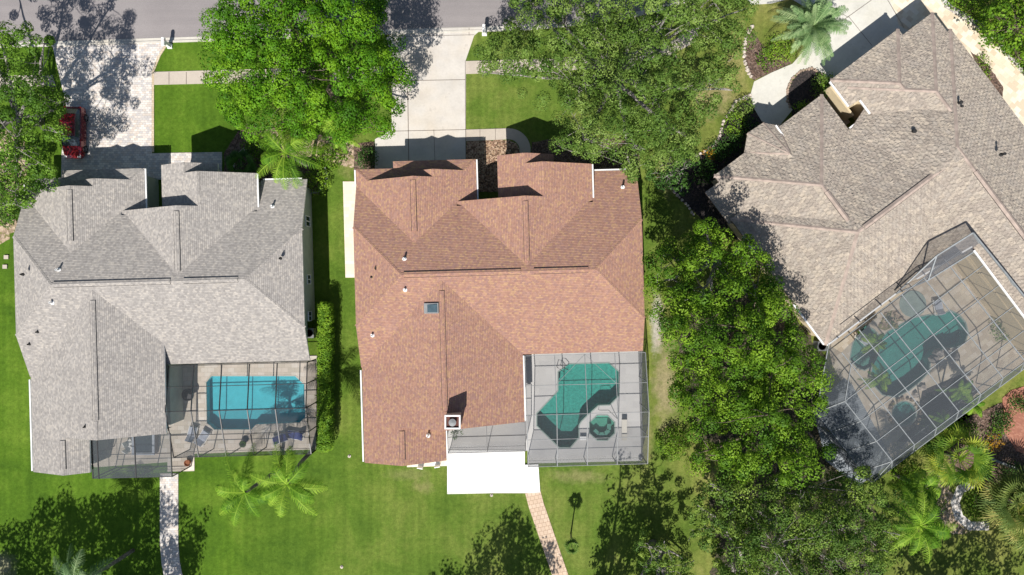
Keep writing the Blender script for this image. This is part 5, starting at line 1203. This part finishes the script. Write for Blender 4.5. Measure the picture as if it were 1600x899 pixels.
def lounge(label, x, y, rz, fab='blue_fabric', L=1.75, wd=.62, src=None):
    p = P(x, y, 0); p.z = .09
    if src:
        o = copy_tree(src); o.location = p; o.rotation_euler = (0, 0, R_(rz)); o['label'] = label; return o
    rt = root('lounge_chair', p, label, 'lounge chair', 'lounge chairs on the pool decks', R_(rz))
    m = MB(); m.bar((-L * .5, -wd / 2, .3), (L * .5, -wd / 2, .3), .05); m.bar((-L * .5, wd / 2, .3), (L * .5, wd / 2, .3), .05)
    for xx in (-L * .5, L * .5): m.bar((xx, -wd / 2, .3), (xx, wd / 2, .3), .05)
    m.build('frame', M['white'], rt, world=False)
    for xx in (-L * .42, L * .42):
        for s in (-1, 1): q = MB(); q.bar((xx, s * wd / 2, 0), (xx, s * wd / 2, .3), .045); q.build('leg', M['white'], rt, world=False)
    m = MB(); m.box((L * .16, 0, .36), (L * .62, wd * .86, .09)); m.build('seat', M[fab], rt, world=False)
    m = MB(); m.box((-L * .30, 0, .50), (L * .42, wd * .86, .09), 0, 0, R_(35)); m.build('backrest', M[fab], rt, world=False)
    return rt
l0 = lounge('navy blue lounge chair at the far right corner of the blue pool deck', 464, 679, 172, L=1.45, wd=.72)
lounge('dark blue lounge chair half shaded left of its twin by the blue pool', 441, 684, 200, src=l0)
g1 = lounge('light grey lounge chair beside the kink of the dark enclosure beam', 320, 683, 58, 'grey_fabric', 1.35, .75)
lounge('grey lounge chair in the shade near the left end of the blue pool', 303, 677, 75, src=g1)
lounge('pale lounge chair standing on the sun shelf of the lagoon pool', 1345, 528, -40, src=g1)
lounge('pale lounge chair right of another on the sun shelf', 1360, 534, -40, src=g1)
lounge('grey lounge chair on the travertine near the round pad', 1462, 480, 100, src=g1)
# potted plant
rt = root('potted_plant', P(383, 692) + Vector((0, 0, .09)), 'small reddish potted plant on the beige deck below the blue pool', 'potted plant')
m = MB(); m.lathe((0, 0, 0), [(.14, 0), (.2, .3), (.23, .34), (.19, .34), (.17, .28)], 16); m.build('pot', M['rust'], rt, world=False)
g_ = random.Random(3); out = []; tv = []
for i in range(9): frond(Vector(rt.location) + Vector((0, 0, .3)), i * .7, .9, .55, .5, .16, 6, g_, out, tv, .5, .03)
quads('fronds', np.array([[tuple(p) for p in q] for q in out]), np.array(tv), M['shrub_dark'], rt)
# pool ladder + handrail by the teal pool
def rail(label, pts, name='grab_rail', r=.025, mat='bronze'):
    m = MB(); m.tube(pts, r, 7); o = m.build(name, M[mat], None, True); tag(o, label, 'handrail'); return o
a = P(877, 578); rl = root('pool_ladder', a, 'bronze pool ladder at the upper left corner of the teal pool', 'ladder')
for k, s in enumerate((0, .5)):
    b = P(877 + s * 12, 578 - s * 6); m = MB(); m.tube([b + Vector((-.4, .3, .09)), b + Vector((-.4, .3, .8)), b + Vector((-.1, .1, .95)), b + Vector((.2, -.1, .8)), b + Vector((.25, -.15, -.6))], .03, 7); m.build('side_rail', M['bronze'], rl, True)
rail('bent grab rail between the spa and the teal pool', [P(935, 640, .09), P(937, 641, .9), P(951, 641, .9), P(958, 648, .5), P(966, 656, .09)])
m = MB(); m.box(P(911, 685, .22), (.5, .25, .3), 0); m.box(P(911, 685, .40), (.56, .31, .05), 0); tag(m.build('deck_box', M['white']), 'small white deck box beside the lower end of the teal pool', 'box')
m = MB(); m.prism(img([(971, 655), (977, 655), (977, 685), (971, 685)]), .09, .55); m.prism(img([(970, 654), (978, 654), (978, 686), (970, 686)]), .55, .60); tag(m.build('deck_bench', M['curb']), 'narrow pale bench right of the octagonal spa', 'bench')
# lanai things under the small enclosure of the red house
shrub('dark potted bush beside the chimney under the small enclosure', (712, 672), .45, .7, .9, 'shrub_dark', seed=300)
rt = root('patio_table', P(300, 615) + Vector((0, 0, .09)), 'dark patio table in the shade left of the blue pool', 'table')
m = MB(); m.lathe((0, 0, 0), [(.55, .68), (.55, .72), (.01, .72)], 24); m.build('table_top', M['bronze'], rt, world=False)
m = MB(); m.lathe((0, 0, 0), [(.25, 0), (.05, .05), (.05, .68)], 12); m.build('pedestal', M['bronze'], rt, world=False)
rt = root('hot_tub', P(232, 690) + Vector((0, 0, .09)), 'square hot tub with a pale rim under the small dark enclosure', 'hot tub')
m = MB(); m.box((0, 0, .35), (1.9, 1.9, .7)); m.build('tub', M['fascia_dark'], rt, world=False)
m = MB()
for sx, sy, dx, dy in ((0, -.9, 2.0, .2), (0, .9, 2.0, .2), (-.9, 0, .2, 1.6), (.9, 0, .2, 1.6)): m.box((sx, sy, .77), (dx, dy, .12))
m.build('rim', M['grey_fabric'], rt, world=False)
m = MB(); m.box((0, 0, .71), (1.6, 1.6, .02)); m.build('water', M['glass'], rt, world=False)
def chair(label, x, y, rz, src=None, z=.09):
    p = P(x, y, 0); p.z = z
    if src: o = copy_tree(src); o.location = p; o.rotation_euler = (0, 0, R_(rz)); o['label'] = label; return o
    rt = root('patio_chair', p, label, 'chair', 'white patio chairs', R_(rz))
    m = MB(); m.box((0, 0, .42), (.5, .5, .06)); m.build('seat', M['white'], rt, world=False)
    m = MB(); m.box((-.26, 0, .68), (.06, .5, .5), 0, 0, -.15); m.build('backrest', M['white'], rt, world=False)
    for sx in (-.22, .22):
        for sy in (-.22, .22): m = MB(); m.bar((sx, sy, 0), (sx, sy, .4), .04); m.build('leg', M['white'], rt, world=False)
    return rt
c0_ = chair('white patio chair left of the hot tub, nearer the house', 207, 690, 30)
chair('white patio chair left of the hot tub, nearer the lawn', 206, 699, 60, c0_)
chair('white chair on the paver strip under the lower red roof edge', 659, 723, 80, c0_, .05)
chair('white chair nearest the white slab on the paver strip', 684, 721, 100, c0_, .05)
rt = root('planter_pot', P(296, 722), 'terracotta pot on the pad at the enclosure corner', 'pot')
m = MB(); m.lathe((0, 0, .05), [(.18, 0), (.26, .35), (.29, .4), (.24, .4), (.2, .3), (.01, .3)], 18); m.build('pot', M['brass'], rt, world=False)
sheet('patio_pad', [(262, 706), (304, 704), (304, 736), (262, 737)], 'travertine', .05, .05)
# AC units and utility boxes
def ac(label, x, y, s=.85):
    p = P(x, y, 0); rt = root('air_conditioner', p, label, 'air conditioner')
    m = MB(); m.box((0, 0, .42), (s, s, .84)); m.build('casing', M['alu'], rt, world=False)
    m = MB(); m.lathe((0, 0, .84), [(s * .42, 0), (s * .42, .03), (s * .36, .03), (s * .36, .0)], 20); m.build('fan_grille', M['bronze'], rt, world=False)
ac('grey air conditioner in the gap between the green side wall and the hedge', 487, 520); ac('air conditioner beside the lower left corner of the tile roof', 1278, 540)
m = MB()
m.bar(P(1000, 484, 1.4), P(1000, 538, 1.4), .05); [m.bar(P(1000, y_, 0), P(1000, y_, 1.4), .05) for y_ in (484, 502, 520, 538)]; [m.bar(P(1000, 484, z_), P(1000, 538, z_), .04) for z_ in (.2, .8)]
m.bar(P(1000, 493, 1.3), P(1007, 493, 1.3), .05); tag(m.build('side_fence', M['bronze']), 'short dark railing along the right wall of the red-brown house', 'fence')
m = MB(); m.box(P(10, 402, .06), (.4, .35, .12)); tag(m.build('valve_box', M['sidewalk']), 'pale square valve cover in the left lawn, upper of two', 'cover')
m = MB(); m.box(P(8, 417, .06), (.4, .35, .12)); tag(m.build('valve_box', M['sidewalk']), 'pale square valve cover in the left lawn, lower of two', 'cover')
for x, y, lb in ((546, 713, 'small pale sprinkler head in the lawn left of the red roof'), (768, 774, 'small pale sprinkler head just below the white slab'), (534, 886, 'small pale sprinkler head near the bottom edge of the lawn')):
    m = MB(); m.lathe(P(x, y, 0), [(.14, 0), (.14, .06), (.05, .08), (.05, .14), (.01, .15)], 12); tag(m.build('sprinkler', M['stone']), lb, 'sprinkler')
# curved edging by the grey house corner
m = MB(); pts = [P(508, 262, .12), P(512, 275, .12), P(508, 290, .12), P(498, 300, .12), P(486, 302, .12)]
for i in range(4): m.bar(pts[i], pts[i + 1], .12, .24)
tag(m.build('garden_edging', M['alu']), 'thin grey curved edging around the lime-green shrub', 'garden edging')
m = MB(); pts = [P(363, 268, .05), P(365, 252, .05), P(374, 240, .05), P(384, 232, .05)]
for i in range(3): m.bar(pts[i], pts[i + 1], .3, .1)
tag(m.build('garden_edging', M['sidewalk']), 'pale curved concrete edging beside the dark fan palm', 'garden edging')
# turquoise float and slide things at right
rt = root('pool_float', P(1583, 487) + Vector((0, 0, .12)), 'turquoise pool float on the travertine at the right edge', 'float', rz=R_(60))
m = MB(); m.tube([(-.8 + .2 * i, .05 * math.sin(i), .12) for i in range(9)], [.12, .2, .24, .26, .26, .26, .24, .2, .12], 10); m.build('float_body', M['turq'], rt, True, world=False)
m = MB(); m.tube([(-.75, .3, .1), (0, .36, .1), (.75, .3, .1)], .07, 8); m.build('side_tube', M['white'], rt, True, world=False)
